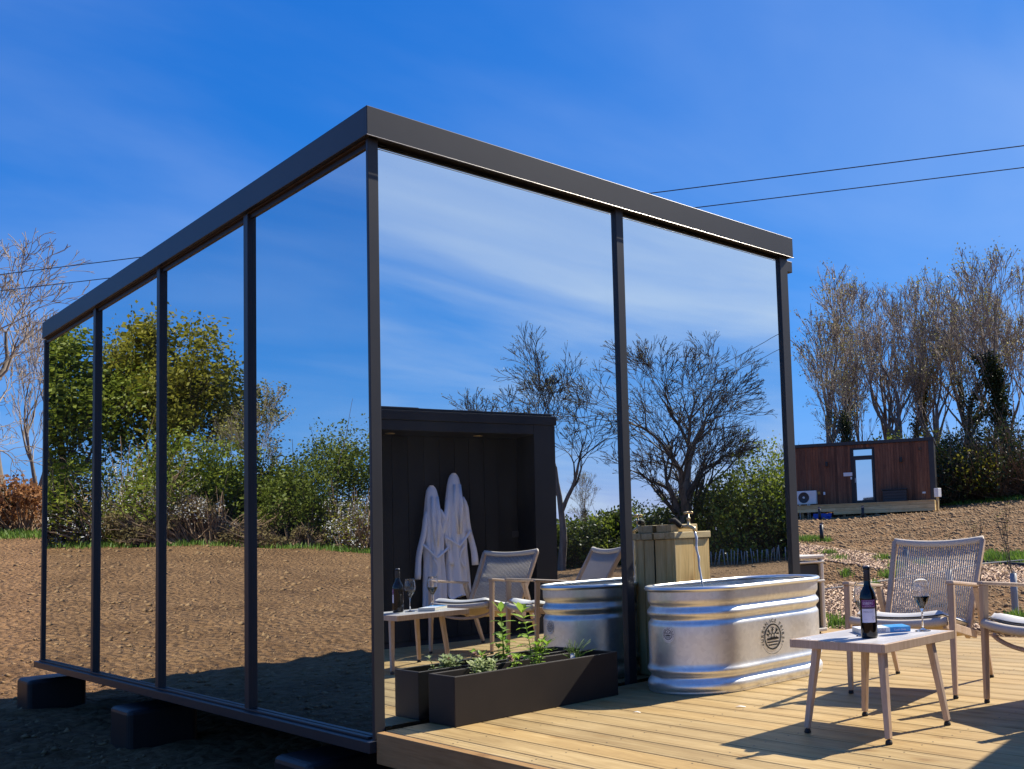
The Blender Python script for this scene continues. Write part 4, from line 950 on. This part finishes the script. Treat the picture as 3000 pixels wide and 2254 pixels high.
def leaf_cloud(pts, size, seed, jitter, up_bias=.5):
    r = rnd(seed); n = len(pts); c = pts+r.normal(0, 1, (n, 3))*jitter
    nr = r.normal(0, 1, (n, 3)); nr[:, 2] += up_bias; nr /= np.linalg.norm(nr, axis=1)[:, None]
    t_ = np.cross(nr, r.normal(0, 1, (n, 3))); t_ /= np.linalg.norm(t_, axis=1)[:, None]; s_ = np.cross(nr, t_); z_ = size*r.uniform(.6, 1.3, n)[:, None]
    v = np.stack([c-t_*z_*.5, c+s_*z_*.32-nr*z_*.06, c+t_*z_*.5, c-s_*z_*.32-nr*z_*.06], 1).reshape(-1, 3)
    return v, 4*np.arange(n)[:, None]+np.array([[0, 1, 2, 3]])
def make_tree(name, lab, pos, segs, tips, seed, bark, twig, leaf=None, nleaf=0, lsize=.1, jit=.15, group=None, rz=0, rmin=.007, tl=1):
    t_ = thing(name, lab, 'tree', tuple(pos), rz, group)
    v, f = seg_mesh([s_ for s_ in segs if s_[4] <= tl], 7); raw('trunk', v, f, bark, t_, True)
    v, f = seg_mesh([s_ for s_ in segs if s_[4] > tl], 3, rmin); o = raw('crown', v, f, twig, t_, True)
    if leaf is not None and nleaf:
        r = rnd(seed); tp_ = np.array([q[0] for q in tips]); i = r.integers(0, len(tp_), nleaf)
        v, f = leaf_cloud(tp_[i], lsize, seed+1, jit); raw('leaves', v, f, leaf, o)
    return t_
def bush(name, lab, pos, w_, d_, h_, seed, leaf, n, lsize, group=None, lobes=9, twig=None, ntw=60, flowers=0, fl_mat=None, cat='bush', low=.0):
    r = rnd(seed); t_ = thing(name, lab, cat, tuple(pos), 0, group)
    lc = np.stack([r.uniform(-.5, .5, lobes)*w_, r.uniform(-.5, .5, lobes)*d_, h_*(low+(1-low)*r.uniform(.12, .78, lobes))], -1); lr = h_*r.uniform(.16, .32, lobes)
    # lobes near the middle may stand tallest
    lc[:, 2] *= 1-.35*np.clip((abs(lc[:, 0])/(w_*.5))**2, 0, 1)
    i = r.integers(0, lobes, n); u = r.normal(0, 1, (n, 3)); u /= np.linalg.norm(u, axis=1)[:, None]
    rad_ = lr[i]*(r.uniform(.25, 1, n)**.45)*(1+.35*np.sin(u[:, 0]*7+i)*np.sin(u[:, 2]*6+u[:, 1]*5))
    p_ = lc[i]+u*rad_[:, None]*np.array([1.25, 1.0, 1.0]); p_[:, 2] = np.abs(p_[:, 2])
    v, f = leaf_cloud(p_, lsize, seed+1, .02); raw('foliage', v, f, leaf, t_)
    sg = []
    for k in range(ntw):
        q = lc[k % lobes]; b0 = np.array([q[0]*.35+r.normal(0, .2), q[1]*.35+r.normal(0, .2), -.1]); e = q+r.normal(0, 1, 3)*lr[k % lobes]*.75; e[2] = abs(e[2])+lr[k % lobes]*.35; mid = (b0+e)/2+r.normal(0, .12, 3)*h_*.4
        sg += [(b0, mid, .03, .018, 1), (mid, e, .018, .006, 1)]
    v, f = seg_mesh(sg, 4); raw('stems', v, f, twig or M['twig_dark'], t_, True)
    if flowers:
        i = r.integers(0, n, flowers//12); q = np.repeat(p_[i], 12, 0)+r.normal(0, .09, (len(i)*12, 3))
        v, f = leaf_cloud(q, .055, seed+2, .03); raw('blossom', v, f, fl_mat, t_)
    return t_
PXM = FPX
# --- bare trees behind the timber cabin
var = [grow(101, 13, .33, .25, 5, .36, .80, kids=(7, 4, 4, 3, 3), gnarl=.10), grow(102, 13, .40, .24, 5, .40, .65, (.22, -.08), (6, 4, 3, 3, 3), .14), grow(103, 13, .28, .20, 5, .42, .9, kids=(6, 4, 3, 3, 2), gnarl=.10, stems=2), grow(104, 13, .36, .22, 5, .38, .75, (-.08, .05), (7, 4, 3, 3, 3), .13)]
rt = [(2432, 52, 0, 1.02, 0, 'tall bare forked tree beside the mirror cabin, leftmost of the row behind the timber cabin'),
      (2520, 49, 3, .66, 1.2, 'short ivy clad bare tree rising just over the timber cabin roof'),
      (2552, 55, 2, .84, 2.2, 'thin double stemmed bare tree behind the middle of the timber cabin'),
      (2645, 52, 1, .97, .4, 'leaning bare tree over the right half of the timber cabin'),
      (2680, 57, 3, 1.0, 3.3, 'upright bare tree close behind the leaning one'),
      (2772, 54, 0, .93, 2.0, 'bare tree with yellowish buds right of the timber cabin'),
      (2832, 52, 1, .82, 4.0, 'crooked ivy covered bare tree right of the meter post'),
      (2915, 54, 2, .96, 5.0, 'straight double stemmed bare tree second from the right edge'),
      (2984, 50, 3, .97, 1.0, 'dark bare tree cut by the right edge of the picture'),
      (2478, 60, 3, 1.04, 2.7, 'bare tree farther back, between the forked tree and the ivy clad one'),
      (2600, 62, 0, 1.06, 5.5, 'bare tree farther back above the green bush over the cabin roof'),
      (2735, 62, 2, 1.08, .8, 'bare tree farther back above the right end of the timber cabin'),
      (2875, 61, 1, 1.05, 2.9, 'bare tree farther back at the middle of the right hand row'),
      (2950, 62, 0, 1.10, 3.9, 'bare tree farther back near the right edge'),
      (3075, 52, 0, .95, 4.4, 'bare tree standing just outside the right edge')]
protos = {}
for i, (u, D, k, s_, rz, lab) in enumerate(rt):
    p_ = place(u, D)
    if k not in protos:
        t_ = make_tree('bare_tree', lab, p_, *var[k], 200+i, M['bark'], M['twig'], M['leaf_yellow'] if k in (0, 3) else None, 1500, .12, .2, 'bare trees behind the timber cabin', rmin=.013, tl=1); protos[k] = t_
    else: t_ = copy_tree(protos[k], lab); t_.location = p_
    t_.scale = (s_, s_, s_); t_.rotation_euler.z = rz
    if i in (1, 6, 8):                                  # ivy round the lower trunk
        sg = [q for q in var[k][0] if q[4] == 0 or (q[4] == 1 and q[0][2] < 7)]; r = rnd(300+i); n = 2600; j = r.integers(0, len(sg), n); fr = r.uniform(0, 1, (n, 1))
        A = np.array([q[0] for q in sg]); B = np.array([q[1] for q in sg]); c = A[j]*(1-fr)+B[j]*fr; c = c[c[:, 2] < 9.0]
        v, f = leaf_cloud(c, .16, 301+i, np.array([.22, .22, .15])); raw('ivy', v, f, M['leaf_ivy'], t_)
# undergrowth behind the timber cabin and along the right
ub = [(2385, 47, 6, 2.6, 'leaf_dark', 'dark bush behind the left end of the timber cabin'), (2470, 50, 7, 2.9, 'leaf_ivy', 'low olive thicket just above the left half of the cabin roof'), (2600, 49, 5, 4.2, 'leaf_green', 'green bush showing above the middle of the cabin roof'), (2690, 51, 6, 3.4, 'leaf_olive', 'olive thicket above the right end of the cabin roof'),
      (2790, 48.5, 6, 3.6, 'leaf_ivy', 'dark ivy thicket just right of the timber cabin'), (2870, 49.5, 7, 4.0, 'leaf_olive', 'brown green thicket under the bare trees at the right'), (2950, 48.5, 7, 3.6, 'leaf_ivy', 'dark thicket near the right edge'), (3040, 48.5, 8, 4.2, 'leaf_ivy', 'dark thicket at the right edge of the picture')]
for i, (u, D, w_, h_, lm, lab) in enumerate(ub):
    bush('thicket', lab, place(u, D), w_, 3.5, h_, 400+i, M[lm], 3000, .16, 'thickets under the bare trees', 11, M['bramble'], 420)
# --- bare tree seen past the left end of the cabin
lt = grow(120, 11, .55, .34, 6, .30, .25, kids=(7, 4, 4, 3, 3, 2), gnarl=.2)
make_tree('bare_tree', 'large bare oak behind the far left corner of the mirror cabin', place(14, 43), *lt, 500, M['bark'], M['twig'], None, 0, rmin=.011)
lt2 = copy_tree(protos[2], 'pale bare tree farther back behind the left oak'); lt2.location = place(105, 58); lt2.scale = (.78,)*3; lt2.rotation_euler.z = 2.2
bush('bracken_clump', 'orange brown bracken and brambles below the left oak', place(95, 41), 6, 2.5, 2.2, 510, M['leaf_brown'], 3500, .16, None, 10, M['bramble'], 120)
bush('bramble_hedge', 'dark bramble bank at the foot of the left oak', place(-10, 42), 6, 2.5, 1.6, 511, M['leaf_ivy'], 3000, .16, None, 8, M['bramble'], 120)
# --- hedge reflected in the left wall
sy = grow(130, 7.7, .50, .17, 5, .30, .40, kids=(7, 5, 4, 3, 3), gnarl=.17, wide=1.15)
def hdist(u, D, v, mir): return D*(0)
make_tree('sycamore_tree', 'sycamore in young olive leaf, reflected across the left mirror panes', place(430, 39, 'L'), *sy, 520, M['bark'], M['twig_dark'], M['leaf_olive'], 22000, .15, .28)
sy2 = grow(131, 6.8, .46, .15, 5, .22, .45, kids=(7, 5, 4, 3, 3), gnarl=.15)
make_tree('field_maple', 'dense leafy green tree reflected in the farthest left mirror pane', place(185, 38, 'L'), *sy2, 530, M['bark'], M['twig_dark'], M['leaf_green'], 28000, .14, .36)
bush('hawthorn_bush', 'bright green hawthorn reflected in the second nearest left mirror pane', place(590, 37, 'L'), 3.6, 2.6, 4.2, 540, M['leaf_green'], 22000, .11, None, 16)
th = grow(132, 5.5, .34, .07, 5, .25, .8, kids=(6, 4, 4, 3, 3), gnarl=.10)
make_tree('slender_tree', 'slender half bare tree reflected beside the nearest left mullion', place(768, 38, 'L'), *th, 545, M['bark'], M['twig'], M['leaf_yellow'], 2600, .08, .10, rmin=.006)
bush('hawthorn_bush', 'tall dark green hawthorn reflected in the nearest left mirror pane', place(965, 37.5, 'L'), 3.8, 2.8, 4.6, 550, M['leaf_hawthorn'], 26000, .11, None, 18)
bush('hedge_bush', 'olive hedge bush reflected left of the tall hawthorn', place(850, 38.5, 'L'), 3.2, 2.4, 3.2, 552, M['leaf_olive'], 9000, .13, None, 12)
bush('hedge_bush', 'leafy hedge bush reflected in the far left corner pane', place(150, 36, 'L'), 4.0, 2.2, 3.2, 553, M['leaf_green'], 9000, .14, None, 10)
bush('blackthorn_bush', 'blackthorn bush in white blossom reflected below the sycamore', place(350, 36.5, 'L'), 4.2, 2.2, 3.4, 560, M['leaf_olive'], 4200, .09, None, 11, M['bramble'], 320, 5200, M['blossom'])
bush('blackthorn_bush', 'low blackthorn in white blossom reflected right of the third mullion', place(660, 36, 'L'), 4.6, 1.8, 1.9, 561, M['leaf_dry'], 2200, .09, None, 11, M['bramble'], 360, 2600, M['blossom'])
bush('blackthorn_bush', 'white blossoming blackthorn reflected at the corner post', place(1075, 36.5, 'L'), 2.2, 1.8, 2.4, 562, M['leaf_olive'], 2600, .09, None, 9, M['bramble'], 260, 5200, M['blossom'])
bush('bramble_hedge', 'dry brown bramble bank reflected under the green hawthorn', place(560, 35.6, 'L'), 5.2, 1.2, 1.3, 563, M['leaf_dry'], 3600, .10, None, 12, M['bramble'], 320)
bush('bramble_hedge', 'dry brown bramble bank reflected under the tall dark hawthorn', place(870, 35.6, 'L'), 4.6, 1.2, 1.2, 564, M['leaf_dry'], 3400, .10, None, 12, M['bramble'], 320)
bush('bramble_hedge', 'dark bramble bank reflected beneath the leafy far left tree', place(250, 35.8, 'L'), 4.5, 1.2, 1.3, 565, M['leaf_dark'], 3600, .11, None, 10, M['bramble'], 220)
# --- trees reflected in the front wall
ta = grow(814, 11.3, .52, .22, 6, .45, .35, (0, 0), (6, 5, 4, 4, 3, 2), .15)
make_tree('bare_tree', 'bare tree with budding twig ends reflected left of the front mullion', place(1645, 43, 'F'), *ta, 600, M['bark'], M['twig_dark'], M['leaf_yellow'], 2600, .07, .06, rmin=.010, rz=4.15)
tbx = grow(813, 10.9, .50, .34, 6, .22, .40, (0, 0), (10, 6, 4, 4, 3, 2), .11, 1, 1.15)
make_tree('bare_tree', 'broad bare oak reflected right of the front mullion', place(2000, 43, 'F'), *tbx, 610, M['bark'], M['twig_dark'], M['leaf_yellow'], 1500, .07, .06, rmin=.010, rz=4.97)
tcx = copy_tree(protos[3], 'smaller bare tree reflected low behind the left bare tree'); tcx.location = place(1728, 56, 'F'); tcx.scale = (.40,)*3
td = copy_tree(protos[1], 'hazy bare tree reflected at the right end of the front glass'); td.location = place(2265, 56, 'F'); td.scale = (.48,)*3
fbu = [(1570, 45, 5, 2.0, 'leaf_green', 'low green hedge bush reflected beside the black cabin'), (1690, 46, 5, 2.3, 'leaf_dark', 'hedge bush reflected at the foot of the left bare tree'), (1790, 47, 4, 2.6, 'leaf_green', 'hedge bush reflected just left of the front mullion'), (1890, 47, 4.5, 2.8, 'leaf_dark', 'dark hedge bush reflected just right of the front mullion'), (2000, 46, 5, 2.6, 'leaf_dark', 'dark hedge bush reflected behind the tap housing'), (2110, 45, 5, 4.0, 'leaf_dark', 'dark leafy bush reflected right of the broad oak'), (2200, 45, 5, 5.4, 'leaf_green', 'tall green bush reflected near the right post of the front'), (2300, 44, 5, 5.0, 'leaf_green', 'leafy green bush reflected at the right post of the front'), (2380, 44, 5, 4.8, 'leaf_dark', 'dark bush beyond the right end of the reflected hedge')]
for i, (u, D, w_, h_, lm, lab) in enumerate(fbu):
    bush('hedge_bush', lab, place(u, D, 'F'), w_, 3.0, h_+.3, 620+i, M[lm], 9000, .17, 'hedge bushes reflected in the front glass', 14, None, 90)
r = rnd(640); sp = None
for k in range(26):
    u = 2080+ (2330-2080)*k/25+r.uniform(-4, 4); p_ = place(u, 40.5, 'F')
    if sp is None:
        sp = MB().tube([(0, 0, -.1), (.01, 0, .3), (.02, 0, .58)], .022, 6).build('tree_guard', M['stake'], None, True); o = sp
    else: o = sp.copy(); COL.objects.link(o)
    tag(o, 'thin pale tree guard in the reflected row along the hedge', 'tree guard', 'row of tree guards reflected along the hedge')
    o.location = p_; o.rotation_euler = (r.normal(0, .08), r.normal(0, .08), r.uniform(0, 6)); o.scale.z = r.uniform(.85, 1.15)
# --- saplings in tube guards behind the chairs
def sapling(u, v, h_, lab, gh, seed):
    p_ = ground_hit(u, v); t_ = thing('sapling', lab, 'sapling', tuple(p_), 0, 'young saplings beyond the deck'); r = rnd(seed)
    sg, tp_ = grow(seed, h_, .25, .012, 2, .25, .8, kids=(6, 3), gnarl=.06); v_, f_ = seg_mesh(sg, 5, .003); raw('stem', v_, f_, M['twig_dark'], t_, True)
    q = np.array([a for a, b in tp_]); v_, f_ = leaf_cloud(q[r.integers(0, len(q), 60)], .028, seed, .03); raw('leaves', v_, f_, M['leaf_yellow'], t_)
    if gh:
        MB().lathe([(.045, -.05), (.048, gh*.5), (.045, gh), (.041, gh), (.044, gh*.5), (.041, -.05)], 14, cap=False).build('tube_guard', M['guard'], t_, True)
        MB().bar((.055, .02, -.1), (.05, .02, gh*1.05), .022, .022, (1, 0, 0)).build('stake', M['stake'], t_)
sapling(2975, 1800, 1.5, 'leafless sapling in a grey tube guard above the right chair arm', .55, 701)
sapling(2880, 1735, 1.2, 'thin bare sapling just right of the rope chair back', 0, 702)
sapling(2785, 1770, 1.0, 'sapling in a grey tube guard seen through the rope chair back', .5, 703)

# ------------------------------------------------------------------ overhead cables
WA = R(62); wn = np.array([math.sin(WA), math.cos(WA)]); wt = np.array([math.cos(WA), -math.sin(WA)])
for hh, dd, lab in ((5.7, 15.0, 'upper overhead cable crossing the blue sky'), (5.7, 15.95, 'lower overhead cable crossing the blue sky')):
    pts = []
    for s_ in np.linspace(-75, 75, 60): q = CAM[:2]+wn*dd+wt*s_; pts.append((q[0], q[1], CAM[2]+hh+.00012*s_**2))
    tag(MB().tube(pts, .009, 5).build('overhead_cable', M['wire'], None, True), lab, 'cable', 'pair of overhead cables')
